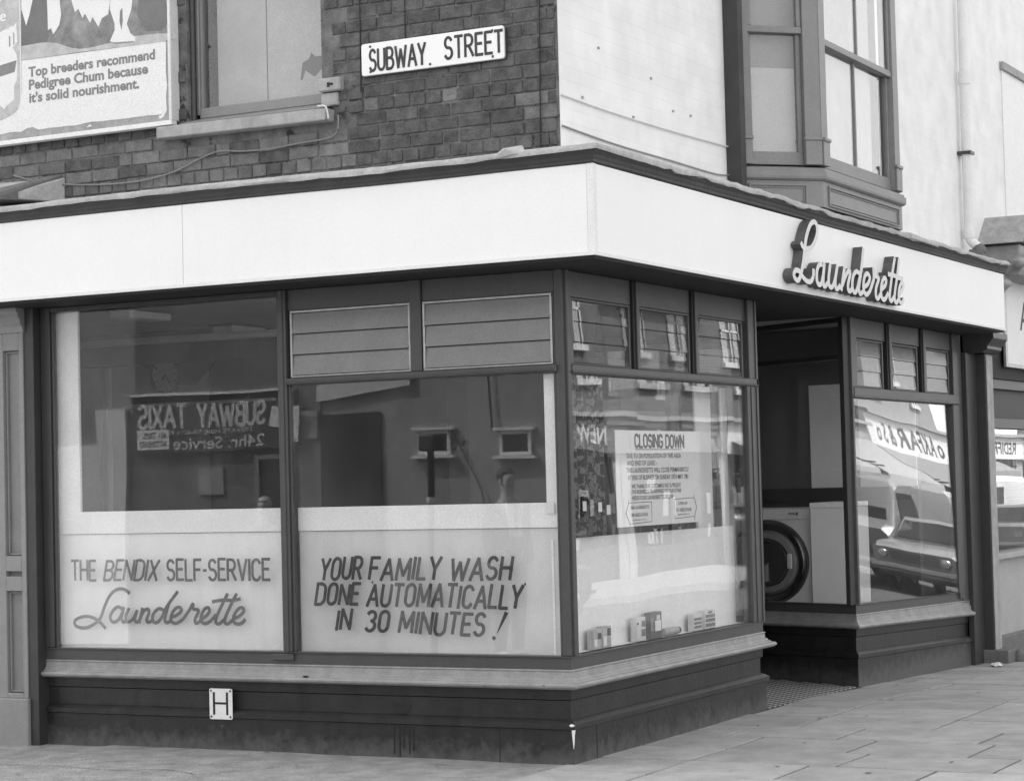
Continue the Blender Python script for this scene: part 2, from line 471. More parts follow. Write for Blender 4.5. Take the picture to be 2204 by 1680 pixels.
def catmull(pts, k=6):
    if len(pts) < 3: return [tuple(p) for p in pts]
    P = [pts[0]] + list(pts) + [pts[-1]]; out = []
    for i in range(1, len(P) - 2):
        for j in range(k):
            t = j / k; q = []
            for a in range(len(P[0])):
                p0, p1, p2, p3 = (P[i - 1][a], P[i][a], P[i + 1][a], P[i + 2][a])
                q.append(0.5 * (2 * p1 + (p2 - p0) * t + (2 * p0 - 5 * p1 + 4 * p2 - p3) * t * t + (3 * p1 - p0 - 3 * p2 + p3) * t ** 3))
            out.append(tuple(q))
    out.append(tuple(pts[-1])); return out

def ribbon(mb, pts, hw, hh, T, depth, eps=0.0002, i0=0, side=1, taper=None):
    """flat nib stroke along 2D pts; T maps (u, v, d) to world; hw/hh half widths across u and v; every step a hair further out so crossings never share a plane"""
    n = len(pts); base = len(mb.v)
    cl = (Vector(pts[0]) - Vector(pts[-1])).length < 1e-6
    for i in range(n):
        a = Vector(pts[i - 1] if i > 0 else (pts[-2] if cl else pts[0])); b = Vector(pts[i + 1] if i < n - 1 else (pts[1] if cl else pts[-1]))
        d = (b - a)
        if d.length < 1e-9: d = Vector((1, 0))
        d.normalize(); nx, ny = -d.y, d.x
        ws = 1.0
        if 0 < i < n - 1:
            d1 = (Vector(pts[i]) - a).normalized(); c = abs(d1.dot(d)); ws = min(1.6, 1 / max(c, 0.5))
        if taper: ws *= taper(i / (n - 1))
        px, py = pts[i]
        if i == 0 and not cl: px -= d.x * hw * 0.5; py -= d.y * hh * 0.5
        if i == n - 1 and not cl: px += d.x * hw * 0.5; py += d.y * hh * 0.5
        dd = depth + eps * (i0 + i)
        for sg in (1, -1):
            u, v = px + sg * nx * hw * ws, py + sg * ny * hh * ws
            mb.v.append(tuple(T(u, v, dd))); mb.v.append(tuple(T(u, v, 0.0)))
    for i in range(n - 1):
        a = base + i * 4; b = a + 4
        mb.f.append((a, b, b + 2, a + 2)); mb.m.append(0)
        for q in ((a, a + 1, b + 1, b), (a + 2, b + 2, b + 3, a + 3), (a + 1, a + 3, b + 3, b + 1)):
            mb.f.append(q); mb.m.append(side)
    for a in (base, base + (n - 1) * 4):
        mb.f.append((a, a + 2, a + 3, a + 1)); mb.m.append(side)
    return i0 + n

def raw_obj(name, mb, mats, parent=None, kind=None, label=None):
    """like obj, but normals are worked out per closed island without bevel"""
    return obj(name, mb, mats, parent, kind=kind, label=label)

# ---- a single-stroke capital alphabet, unit height
def arc(cx, cy, rx, ry, a0, a1, n=9):
    return [(cx + rx * math.cos(R_(a0 + (a1 - a0) * i / n)), cy + ry * math.sin(R_(a0 + (a1 - a0) * i / n))) for i in range(n + 1)]
G = {
 'A': (.62, [[(0, 0), (.31, 1), (.62, 0)], [(.12, .33), (.50, .33)]]),
 'B': (.52, [[(0, 0), (0, 1)], [(0, 1), (.25, 1)] + arc(.25, .76, .22, .24, 90, -90)[1:] + [(0, .52)], [(0, .52), (.27, .52)] + arc(.27, .26, .25, .26, 90, -90)[1:] + [(0, 0)]]),
 'C': (.52, [arc(.27, .73, .25, .27, 20, 180) + arc(.27, .27, .25, .27, 180, 340)]),
 'D': (.54, [[(0, 0), (0, 1)], [(0, 1), (.22, 1)] + arc(.22, .70, .32, .30, 90, 0) + arc(.22, .30, .32, .30, 0, -90) + [(0, 0)]]),
 'E': (.44, [[(.44, 1), (0, 1), (0, 0), (.44, 0)], [(0, .52), (.37, .52)]]),
 'F': (.44, [[(.44, 1), (0, 1), (0, 0)], [(0, .52), (.37, .52)]]),
 'G': (.54, [arc(.27, .73, .25, .27, 20, 180) + arc(.27, .27, .25, .27, 180, 360) + [(.52, .45), (.30, .45)]]),
 'H': (.52, [[(0, 0), (0, 1)], [(.52, 0), (.52, 1)], [(0, .52), (.52, .52)]]),
 'I': (.04, [[(.02, 0), (.02, 1)]]),
 'J': (.36, [[(.36, 1), (.36, .22)] + arc(.18, .2, .18, .2, 0, -170)]),
 'K': (.5, [[(0, 0), (0, 1)], [(.48, 1), (0, .42)], [(.16, .6), (.5, 0)]]),
 'L': (.42, [[(0, 1), (0, 0), (.42, 0)]]),
 'M': (.68, [[(0, 0), (.03, 1), (.34, .2), (.65, 1), (.68, 0)]]),
 'N': (.54, [[(0, 0), (0, 1), (.54, 0), (.54, 1)]]),
 'O': (.56, [arc(.28, .72, .26, .28, 0, 180) + arc(.28, .28, .26, .28, 180, 360) + [(.54, .72)]]),
 'P': (.48, [[(0, 0), (0, 1)], [(0, 1), (.24, 1)] + arc(.24, .74, .24, .26, 90, -90)[1:] + [(0, .48)]]),
 'R': (.52, [[(0, 0), (0, 1)], [(0, 1), (.24, 1)] + arc(.24, .74, .24, .26, 90, -90)[1:] + [(0, .48)], [(.24, .48), (.52, 0)]]),
 'S': (.5, [arc(.25, .75, .22, .25, 25, 250, 10) + arc(.25, .26, .24, .26, 75, -155, 10)]),
 'T': (.5, [[(0, 1), (.5, 1)], [(.25, 1), (.25, 0)]]),
 'U': (.52, [[(0, 1), (0, .28)] + arc(.26, .27, .26, .27, 180, 360) + [(.52, 1)]]),
 'V': (.56, [[(0, 1), (.28, 0), (.56, 1)]]),
 'W': (.84, [[(0, 1), (.2, 0), (.42, .85), (.64, 0), (.84, 1)]]),
 'X': (.54, [[(0, 1), (.54, 0)], [(.54, 1), (0, 0)]]),
 'Y': (.54, [[(0, 1), (.27, .46), (.54, 1)], [(.27, .46), (.27, 0)]]),
 '0': (.5, [arc(.25, .72, .24, .28, 0, 180) + arc(.25, .28, .24, .28, 180, 360) + [(.49, .72)]]),
 '3': (.5, [arc(.25, .75, .22, .25, 150, -80, 9) + arc(.25, .26, .24, .26, 80, -150, 9)]),
 '-': (.2, [[(.02, .48), (.18, .48)]]), '.': (.06, [[(.02, .02), (.05, .03)]]), "'": (.1, [[(.06, 1.0), (.02, .92)]]),
}
def corners(st):
    """cut a stroke where it turns sharply, so that the nib ends square there"""
    out = [[st[0]]]
    for i in range(1, len(st)):
        out[-1].append(st[i])
        if i < len(st) - 1:
            a = Vector(st[i]) - Vector(st[i - 1]); b = Vector(st[i + 1]) - Vector(st[i])
            if a.length > 1e-6 and b.length > 1e-6 and a.angle(b) > R_(48): out.append([st[i]])
    return out
def caps(text, x0, x1, z0, h, T, stroke, name, m, parent, gap=.17, space=.5, depth=.002, slant=0.0, rise=0.0, wob=0.0, side=None, label=None):
    """lay capitals between x0 and x1 on a surface given by T(u, v, d)"""
    total = 0
    for c in text: total += (space if c == ' ' else G[c][0] + gap)
    total -= gap
    sx = (x1 - x0) / (total * h)
    mb = MB(); x = 0.0; k = 0
    rr = random.Random(len(text) * 7 + int(h * 1000))
    for c in text:
        if c == ' ': x += space; continue
        w, strokes = G[c]
        dy = rr.uniform(-wob, wob) * h; sc_ = 1 + rr.uniform(-wob, wob)
        for s in [q for st in strokes for q in corners(st)]:
            pts = [(x0 + (x + px) * h * sx + (py * h * slant), z0 + dy + py * h * sc_ + rise * ((x + px) / total)) for px, py in s]
            k = ribbon(mb, pts, stroke * (0.6 + 0.4 * min(sx, 1.2)), stroke, T, depth, 0.00002, k, side=0)
        x += w + gap
    return obj(name, mb, m, parent, label=label)

def text_mesh(body, x0, x1, z0, z1, T, name, m, parent, offset=0.0, depth=0.0015, align_lines=None):
    """flat printed type in the built-in face, fitted to a box"""
    cu = bpy.data.curves.new('type', 'FONT'); cu.body = body; cu.size = 1.0; cu.offset = offset; cu.extrude = 0.0; cu.resolution_u = 3
    to = bpy.data.objects.new('type', cu); COL.objects.link(to)
    dg = bpy.context.evaluated_depsgraph_get()
    me0 = bpy.data.meshes.new_from_object(to.evaluated_get(dg))
    bpy.data.objects.remove(to); bpy.data.curves.remove(cu)
    vs = [v.co.copy() for v in me0.vertices]; fs = [tuple(p.vertices) for p in me0.polygons]
    bpy.data.meshes.remove(me0)
    ax, bx = min(v.x for v in vs), max(v.x for v in vs); ay, by = min(v.y for v in vs), max(v.y for v in vs)
    mb = MB()
    mb.add([T(x0 + (v.x - ax) / (bx - ax) * (x1 - x0), z0 + (v.y - ay) / (by - ay) * (z1 - z0), depth) for v in vs], fs)
    return obj(name, mb, m, parent)

def T_left(y):   return lambda u, v, d: (u, y - d, v)          # facade along x facing -y
def T_right(x):  return lambda u, v, d: (x + d, u, v)          # facade along y facing +x

def pane(name, axis, c, a0, a1, z0, z1, m, parent, th=0.006, na=20, nz=14, wave=0.0, twist=0.0, seed=0.0, lean=0.0, zl1=None, bow=0.0):
    """a real pane of drawn glass: gently uneven, two faces and edges"""
    mb = MB()
    def off(a, z):
        u = (a - a0) / (a1 - a0) - .5; v = (z - z0) / (z1 - z0) - .5
        return wave * (noise.noise(Vector((a * 1.3 + seed, z * 1.7, seed)))) + twist * u * v * 4 + lean * v + bow * (u * u)
    def P(a, z, s):
        o = off(a, z) + (th if s else 0)
        return (a, c + o, z) if axis == 'y' else (c - o, a, z)
    for s in (0, 1):
        for j in range(nz + 1):
            for i in range(na + 1):
                a = a0 + (a1 - a0) * i / na
                zl = z0 if zl1 is None else z0 + (zl1 - z0) * i / na
                mb.v.append(P(a, zl + (z1 - zl) * j / nz, s))
    N = (na + 1) * (nz + 1)
    for s in (0, 1):
        for j in range(nz):
            for i in range(na):
                q = s * N + j * (na + 1) + i
                mb.f.append((q, q + 1, q + na + 2, q + na + 1)); mb.m.append(0)
    ring = [i for i in range(na + 1)] + [j * (na + 1) + na for j in range(1, nz + 1)] + [nz * (na + 1) + i for i in range(na - 1, -1, -1)] + [j * (na + 1) for j in range(nz - 1, 0, -1)]
    for k in range(len(ring)):
        a, b = ring[k], ring[(k + 1) % len(ring)]
        mb.f.append((a, b, b + N, a + N)); mb.m.append(0)
    return obj(name, mb, m, parent, smooth=True)

def gz(y):                                     # the street falls gently away past the entrance
    return 0.0 if y < 4 else (-0.032 * (y - 4) if y < 8.4 else -0.141 - 0.007 * (y - 8.4))
# ================================================================== GROUND
mb = MB()
ys = [-60, -12, -1.2, 4] + [4 + 6 * i for i in range(1, 18)] + [160]
xs = [-60, -9, 3.9]
mb = MB()
for i, y in enumerate(ys):
    for x in (-80, 90): mb.v.append((x, y, gz(y) - 0.16))
for i in range(len(ys) - 1):
    mb.f.append((2 * i, 2 * i + 1, 2 * i + 3, 2 * i + 2)); mb.m.append(0)
obj('road', mb, M['asphalt'], kind='structure')

pav = bpy.data.objects.new('pavement', None); COL.objects.link(pav); pav['kind'] = 'structure'
mb = MB()                                       # bed under the paving stones
yy = [-0.9, 4, 8.4, 14, 20, 40, 70, 110]
for y in yy:
    for x, dz in ((-1.2, -0.018), (3.9, -0.018)): mb.v.append((x, y, gz(y) + dz))
    for x, dz in ((-1.2, -0.3), (3.9, -0.3)): mb.v.append((x, y, gz(y) + dz))
for i in range(len(yy) - 1):
    a = 4 * i; b = a + 4
    for q in ((a, a + 1, b + 1, b), (a + 1, a + 3, b + 3, b + 1)): mb.f.append(q); mb.m.append(0)
obj('paving_bed', mb, M['joint'], pav)
rr = random.Random(3)
y = -0.86; row = 0
while y < 15.5:
    dpt = 0.61; x = -0.56 - (row % 2) * 0.46 - rr.uniform(0, 0.1)
    if row % 3 == 2: x -= 0.2
    while x < 3.85:
        w = rr.choice((0.92, 0.92, 0.76)); x1 = min(x + w, 3.85)
        if -0.4 < x1 < 0.2: w = 0.6 - x; x1 = 0.6
        xa = max(x, -1.15)
        g = 0.011
        if y + dpt > 3.3 and y < 5.1: xa = max(xa, 0.02)
        elif xa < 0.0: xa = max(xa, -0.05)
        if x1 - xa > 0.12:
            y0, y1 = y + g, y + dpt - g
            tz = [rr.uniform(-0.0035, 0.0035) for _ in range(4)]
            P = [(xa + g, y0), (x1 - g, y0), (x1 - g, y1), (xa + g, y1)]
            m_ = MB().hexa([(px, py, gz(py) - 0.06) for px, py in P] + [(px + rr.uniform(-.002, .002), py, gz(py) + t - 0.002) for (px, py), t in zip(P, tz)])
            c = Vector(((xa + x1) / 2, (y0 + y1) / 2, gz(y0)))
            me = mesh_of('paving_stone', m_, M['slab'], c, 0.004)
            o = bpy.data.objects.new('paving_stone', me); COL.objects.link(o); o.location = c; o.parent = pav
        x += w
    y += dpt; row += 1
mb = MB()
for y0 in range(-1, 60, 1):
    y1 = y0 + 1
    mb.hexa([(3.87, y0 + .005, gz(y0) - .2), (4.02, y0 + .005, gz(y0) - .2), (4.02, y1 - .005, gz(y1) - .2), (3.87, y1 - .005, gz(y1) - .2),
             (3.87, y0 + .005, gz(y0) - .004), (4.01, y0 + .005, gz(y0) - .006), (4.01, y1 - .005, gz(y1) - .006), (3.87, y1 - .005, gz(y1) - .004)])
obj('kerb', mb, M['stone'], pav, bevel=0.01)

# the side street footway: worn in-situ concrete, slightly uneven, with cracks
mb = MB()
nx, ny = 150, 34
for j in range(ny + 1):
    for i in range(nx + 1):
        x = -9 + 12.85 * i / nx; y = -3.4 + 3.45 * j / ny
        z = -0.004 + 0.006 * noise.noise(Vector((x * 1.5, y * 1.5, 0))) + 0.004 * noise.noise(Vector((x * 5, y * 5, 3)))
        z += (-0.012 if x < -3.5 else 0)
        if y > -0.9 and x > 0.1: z -= 0.03 * min(1, (x - 0.1) * 4) * min(1, (y + 0.9) * 6)
        mb.v.append((x, y, z))
for j in range(ny):
    for i in range(nx):
        a = j * (nx + 1) + i; mb.f.append((a, a + 1, a + nx + 2, a + nx + 1)); mb.m.append(0)
side = obj('side_footway', mb, M['concrete'], kind='structure', smooth=True)
# trodden gum and small stains
gm = MB(); rg = random.Random(21)
for i in range(170):
    x, y = rg.uniform(-5, 3.7), rg.uniform(-2.2, 9)
    if x < 0.1 and y > -0.1: continue
    rad = rg.uniform(.006, .02); z = gz(y) + (.0035 if y > -.86 and x > -.1 else .006)
    k_ = len(gm.v); n_ = 8
    gm.v += [(x + rad * rg.uniform(.7, 1.2) * math.cos(2 * math.pi * a / n_), y + rad * rg.uniform(.7, 1.2) * math.sin(2 * math.pi * a / n_), z) for a in range(n_)]
    gm.f.append(tuple(range(k_, k_ + n_))); gm.m.append(0)
obj('trodden_gum', gm, M['asphalt'], pav, kind='stuff')
def crack(pts, w, k):
    m_ = MB(); pts = catmull(pts, 7)
    pts = [(x + rr.uniform(-.006, .006), y + rr.uniform(-.006, .006)) for x, y in pts]
    for i, (x, y) in enumerate(pts):
        a = Vector(pts[max(i - 1, 0)]); b = Vector(pts[min(i + 1, len(pts) - 1)]); d = (b - a).normalized()
        ww = w * (0.3 + abs(noise.noise(Vector((x * 9, y * 9, 1))))*1.8) * (0.1 if i in (0, len(pts) - 1) else 1)
        z = -0.004 + 0.006 * noise.noise(Vector((x * 1.5, y * 1.5, 0))) + 0.004 * noise.noise(Vector((x * 5, y * 5, 3))) + (-0.012 if x < -3.5 else 0) + 0.003
        m_.v += [(x - d.y * ww, y + d.x * ww, z), (x + d.y * ww, y - d.x * ww, z)]
    for i in range(len(pts) - 1): m_.f.append((2 * i, 2 * i + 1, 2 * i + 3, 2 * i + 2)); m_.m.append(0)
    return obj('crack', m_, M['black'], side)
crack([(-3.6, -1.15), (-3.2, -1.0), (-2.7, -1.08), (-2.3, -0.95), (-1.95, -1.1)], .006, 0)
crack([(-4.2, -0.7), (-3.95, -0.75), (-3.7, -0.72)], .004, 0)
crack([(-1.9, -0.98), (-1.75, -0.8), (-1.7, -0.6)], .004, 0)
crack([(-0.9, -0.22), (-0.7, -0.25), (-0.5, -0.2)], .006, 0)
crack([(-2.0, -0.3), (-1.85, -0.33), (-1.7, -0.28)], .004, 0)

# ================================================================== THE CORNER BUILDING
B = thing('corner_building', 'corner shop building, brick on the side street and white painted on the main road', 'building', (0, 0, 0))

# upper floor masses
ZB = 3.0
mb = MB()
mb.box(-9, -2.752, 0.028, 0.40, ZB, 9.2)                     # backing left of the window
mb.box(-1.69, -0.001, 0.028, 0.40, ZB, 9.2)
mb.box(-2.752, -1.69, 0.0285, 0.40, ZB, 4.10)
mb.box(-2.752, -1.69, 0.052, 0.40, 6.2, 9.2)
bw_ = obj('brick_wall', mb, M['mortar'], B)
mb = MB(); mb.box(-9, -4.0, 0.018, 0.0275, 5.17, 9.2); mb.box(-2.75, -0.0, 0.018, 0.0275, 6.2, 9.2)
mb.box(-4.0, -2.752, 0.0182, 0.0275, 5.17, 9.2); mb.box(-1.69, -0.0, 0.0182, 0.0275, 5.17, 6.2)
obj('upper_brickwork', mb, M['brickplain'], B)
# brick variants, shared meshes
def brick_mesh(w, seed, m_):
    r_ = random.Random(seed)
    h, d = 0.0765, 0.03
    b = MB(); q = lambda: r_.uniform(-0.0022, 0.0022)
    b.hexa([(q(), 0.02, q()), (q(), -d + .012 + q(), q()), (w + q(), -d + .012 + q(), q()), (w + q(), 0.02, q()),
            (q(), 0.02, h + q()), (q(), -d + .012 + q(), h + q()), (w + q(), -d + .012 + q(), h + q()), (w + q(), 0.02, h + q())])
    b.f = [f[::-1] for f in b.f]
    return mesh_of('brick', b, m_, bevel=0.005)
BV = {}
for kind, m_ in (('d', M['brick']), ('p', M['brick_pale'])):
    for w in (0.2205, 0.1055): BV[kind, w] = [brick_mesh(w, s + int(w * 1000), m_) for s in range(6)]
pitch = 0.086
def lay(x0, x1, z0, z1, skip, parent, pale):
    r_ = random.Random(11); row = 0; z = z0
    rows = []
    while z + 0.07 < z1:
        head = (row % 4 == 1)
        x = x1 - (0.0575 * (row % 3)) - 0.004
        # a closer at the corner keeps the bond
        first = 0.0575 * (row % 3)
        if first:
            rows.append((x1 - first, z, first - 0.01, row))
        while x > x0:
            w = 0.1055 if (head or r_.random() < 0.10) else 0.2205
            xa = x - w
            rows.append((xa, z, w, row)); x = xa - 0.0095
        row += 1; z += pitch
    for xa, z, w, row in rows:
        if skip(xa, xa + w, z): continue
        k = 'p' if pale(xa, z, r_) else 'd'
        key = 0.2205 if w > 0.15 else 0.1055
        o = bpy.data.objects.new('brick', r_.choice(BV[k, key])); COL.objects.link(o)
        o.scale = (w / key, 1, 1) if abs(w - key) > .001 else (1, 1, 1)
        o.location = (xa, 0.038 + r_.uniform(-0.005, 0.003), z + r_.uniform(-.0015, .0015)); o.rotation_euler = (r_.uniform(-.02, .02), r_.uniform(-.010, .010), r_.uniform(-.012, .012))
        o.parent = parent
def skipL(xa, xb, z):
    if xa < -2.98 and z > 4.22: return True                  # behind the hoarding
    if xb > -2.75 and xa < -1.692 and z > 4.085: 
        return True
    if xb > -2.96 and xa < -1.6 and z > 3.97 and z < 4.09: return True   # the stone sill
    if xb > -1.69 and xa < -1.50 and 4.205 < z < 4.31: return True
    return False
lay(-4.75, -0.0, 3.635, 5.2, skipL, bw_, lambda x, z, r: (x < -1.62 and z < 4.05 and r.random() < 0.8) or r.random() < 0.05)
# little cut bricks beside the window opening
def cut_bricks(xa, xb, z0, z1, m_=None):
    z = z0; i = 0
    while z + 0.07 < z1:
        o = bpy.data.objects.new('brick', BV['d', 0.1055][i % 6]); COL.objects.link(o)
        o.scale = ((xb - xa) / 0.1055, 1, 1); o.location = (xa, 0.0385, z); o.parent = bw_
        z += pitch; i += 1
# low wall of the next house, left of the pilaster
mb = MB(); mb.box(-4.83, -4.3, 0.030, 0.4, -0.2, 3.0); obj('low_wall', mb, M['mortar_dark'], B)
obj('low_wall', MB().box(-9, -4.831, 0.021, 0.4, -0.2, 3.0), M['brickplain'], B)
z = 0.0; i = 0
r_ = random.Random(5)
while z < 2.93:
    for xa, w in (((-4.585, 0.2205), (-4.815, 0.2205)) if i % 2 else ((-4.47, 0.1055), (-4.70, 0.2205))):
        o = bpy.data.objects.new('brick', r_.choice(BV['p' if r_.random() < .6 else 'd', w])); COL.objects.link(o)
        o.location = (xa, 0.038, z); o.parent = bw_
    z += pitch; i += 1

# white painted wall on the main road
mb = MB()
mb.box(-0.35, 0.002, 0.052, 2.79, 3.0, 9.2)
mb.box(-0.35, 0.0, 5.66, 10.1, 3.0, 9.2)
mb.box(-0.35, 0.001, 2.79, 5.66, 6.9, 9.2)
obj('white_wall', mb, M['whitewall'], B)
mb = MB(); mb.tube(catmull([(0.012, 0.06, 4.03), (0.014, 0.8, 4.02), (0.014, 1.7, 4.025), (0.016, 2.79, 4.045)], 8), 0.006, 6)
obj('cable', mb, M['offwhite'], B)
mb = MB(); mb.tube(catmull([(0.012, 0.06, 3.84), (0.014, 0.8, 3.82), (0.014, 1.7, 3.82), (0.016, 2.5, 3.82), (0.02, 2.79, 3.86)], 8), 0.006, 6)
obj('cable', mb, M['bay'], B)
mb = MB()
for yq, zq in ((0.35, 4.05), (1.1, 4.03), (1.75, 4.16), (1.4, 4.33), (0.6, 4.40), (2.05, 4.17)): mb.box(0.002, 0.012, yq, yq + 0.02, zq, zq + 0.015)
obj('wall_fixing', mb, M['stone'], B)

# floor, ceiling and rooms behind the glass
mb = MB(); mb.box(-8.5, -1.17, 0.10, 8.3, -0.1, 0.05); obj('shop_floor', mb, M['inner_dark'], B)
mb = MB(); mb.box(-8.8, 0.0, 0.06, 8.6, 3.05, 3.12); obj('shop_ceiling', mb, M['inner'], B)
mb = MB(); mb.box(-9.0, -8.5, 0.4, 8.6, 0, 3.05); mb.box(-8.5, -0.05, 8.35, 8.6, -0.2, 3.05); mb.box(-8.5, -4.05, 0.10, 0.3, 0, 3.05)
obj('shop_wall', mb, M['inner'], B)
mb = MB(); mb.box(-8.5, -4.6, 3.9, 4.0, 0.05, 3.05); mb.box(-4.6, -4.5, 3.9, 8.3, 0.05, 3.05)
obj('partition', mb, M['inner'], B)
mb = MB(); mb.box(-3.2, -3.0, 4.2, 8.3, 0.05, 3.05)
obj('partition', mb, M['inner_dark'], B)
mb = MB(); mb.box(-9.0, -0.4, 9.9, 10.1, 0, 9.2); mb.box(-9.2, -9.0, 0.05, 10.1, 0, 9.2); mb.box(-9.1, 0.1, 0.0, 10.2, 9.2, 9.4)
obj('rear_wall', mb, M['brickplain'], B)

obj('wall_panel', MB().box(-5.42, -4.62, 3.885, 3.899, 0.05, 3.04), M['inner_dark'], B)
obj('wall_panel', MB().box(-8.4, -6.62, 3.885, 3.8995, 0.05, 2.98), M['render_pale'], B)
obj('ceiling_beam', MB().box(-8.4, -4.61, 3.2, 3.42, 2.78, 3.045), M['inner_dark'], B)
mb = MB(); mb.prism([(-6.6, 3.04), (-5.1, 3.04), (-5.55, 2.62), (-5.75, 2.62)][::-1], 'y', 3.87, 3.884); obj('sloping_boxing', mb, M['inner_dark'], B)
obj('ceiling_pipe', MB().tube([(-8.4, 2.2, 2.9), (-3.3, 2.2, 2.88)], .03, 8), M['offwhite'], B, smooth=True)
obj('wall_pipe', MB().tube([(-6.50, 3.85, .1), (-6.50, 3.85, 3.04)], .025, 8), M['offwhite'], B, smooth=True)
# ---- fascia
mb = MB(); sweep(mb, [(0.40, 2.990), (0.452, 2.990), (0.452, 3.512), (0.40, 3.512)], [(-6.5, 0), (-2.466, 0)]); obj('fascia_board', mb, M['fascia'], B, bevel=0.002)
mb = MB(); sweep(mb, [(0.40, 2.990), (0.452, 2.990), (0.452, 3.512), (0.40, 3.512)], [(-2.463, 0), (0.41, 0)]); obj('fascia_board', mb, M['fascia'], B, bevel=0.002)
mb = MB(); mb.box(0.40, 0.452, -0.408, 8.37, 2.990, 3.512); obj('fascia_board', mb, M['fascia'], B, bevel=0.002)
mb = MB(); mb.box(0.412, 0.457, -0.457, -0.412, 2.986, 3.513); obj('corner_strip', mb, M['trim_white'], B, bevel=0.004)
mb = MB(); sweep(mb, [(0.44, 2.982), (0.459, 2.982), (0.459, 3.003), (0.4522, 3.003), (0.4522, 2.9895), (0.44, 2.9895)], [(-6.5, 0), (0, 0), (0, 8.37)]); obj('edge_trim', mb, M['trim_white'], B)
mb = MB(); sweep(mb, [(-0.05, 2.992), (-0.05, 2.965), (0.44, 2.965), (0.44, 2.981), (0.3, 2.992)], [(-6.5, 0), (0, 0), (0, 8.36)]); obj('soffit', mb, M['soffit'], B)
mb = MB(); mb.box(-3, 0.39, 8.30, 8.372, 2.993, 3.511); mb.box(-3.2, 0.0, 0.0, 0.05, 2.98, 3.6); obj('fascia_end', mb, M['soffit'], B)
mb = MB(); sweep(mb, [(0.0, 3.514), (0.456, 3.514), (0.463, 3.520), (0.463, 3.532), (0.469, 3.545), (0.473, 3.560), (0.484, 3.574), (0.488, 3.584), (0.488, 3.600), (0.0, 3.62)],
                 [(-6.5, 0), (0, 0), (0, 8.42)], zf=lambda x, y, z: z + 0.012 * noise.noise(Vector((x * 0.6, y * 0.6, 0))), sub=24)
obj('cornice', mb, M['cornice'], B)
def jl(x, y, z, j, i):
    n1 = noise.noise(Vector((x * 2.3, y * 2.3, 0))); n2 = noise.noise(Vector((x * 9, y * 9, j * .7)))
    z2 = z + 0.012 * noise.noise(Vector((x * 0.6, y * 0.6, 0)))
    amp = 1.0 if y < 0.3 else 1.5
    if j in (0, 1): z2 += amp * (0.013 * n1 + 0.009 * n2)
    else: z2 += amp * (0.006 * n2 + 0.006 * n1)
    return x + 0.004 * n2 * amp, y + 0.004 * n2 * amp, z2
mb = MB(); sweep(mb, [(0.4895, 3.586), (0.500, 3.584), (0.505, 3.598), (0.500, 3.616), (0.480, 3.624), (0.0, 3.67), (0.0, 3.65), (0.4895, 3.610)], [(-6.5, 0), (0, 0), (0, 8.44)], jit=jl, sub=90)
obj('lead_flashing', mb, M['lead'], B, smooth=True)
mb = MB(); mb.hexa([(-0.16, -0.525, 3.578), (0.00, -0.51, 3.60), (0.03, -0.46, 3.61), (-0.12, -0.46, 3.60), (-0.15, -0.525, 3.60), (-0.08, -0.52, 3.645), (0.0, -0.44, 3.66), (-0.14, -0.44, 3.655)])
mb.hexa([(0.44, 5.35, 3.605), (0.515, 5.35, 3.58), (0.525, 6.1, 3.565), (0.44, 6.15, 3.61), (0.44, 5.35, 3.64), (0.51, 5.4, 3.63), (0.53, 6.05, 3.59), (0.44, 6.2, 3.64)])
pieces('loose_lead', mb, M['lead'], B, bevel=0.006)
# roof hood of the neighbouring doorway, far left
H = thing('door_hood', 'small slate covered hood over the neighbouring doorway at far left', 'door hood', (-4.1, -0.2, 3.66))
mb = MB(); mb.hexa([(-5.3, -0.50, 3.70), (-3.93, -0.50, 3.675), (-3.80, 0.03, 3.69), (-5.3, 0.03, 3.72), (-5.3, -0.50, 3.73), (-3.95, -0.50, 3.695), (-3.80, 0.03, 3.86), (-5.3, 0.03, 3.90)])
obj('hood_top', mb, M['lead'], H, bevel=0.008)
mb = MB(); mb.hexa([(-4.02, -0.50, 3.71), (-3.93, -0.52, 3.675), (-3.82, 0.02, 3.69), (-3.9, 0.02, 3.7), (-4.03, -0.50, 3.735), (-3.95, -0.52, 3.705), (-3.82, 0.02, 3.88), (-3.92, 0.02, 3.88)])
obj('hood_edge', mb, M['slate'], H, bevel=0.005)

mb = MB(); n = 200
for i in range(n + 1):
    x = -4.9 + 4.9 * i / n; h = 3.668 + 0.012 * noise.noise(Vector((x * 3, 0, 0))) + 0.012 * noise.noise(Vector((x * 15, 2, 0)))
    mb.v += [(x, 0.012, h), (x, -0.03, 3.63)]
for i in range(n): mb.f.append((2 * i, 2 * i + 1, 2 * i + 3, 2 * i + 2)); mb.m.append(0)
obj('cement_fillet', mb, M['mortar'], B, smooth=True)

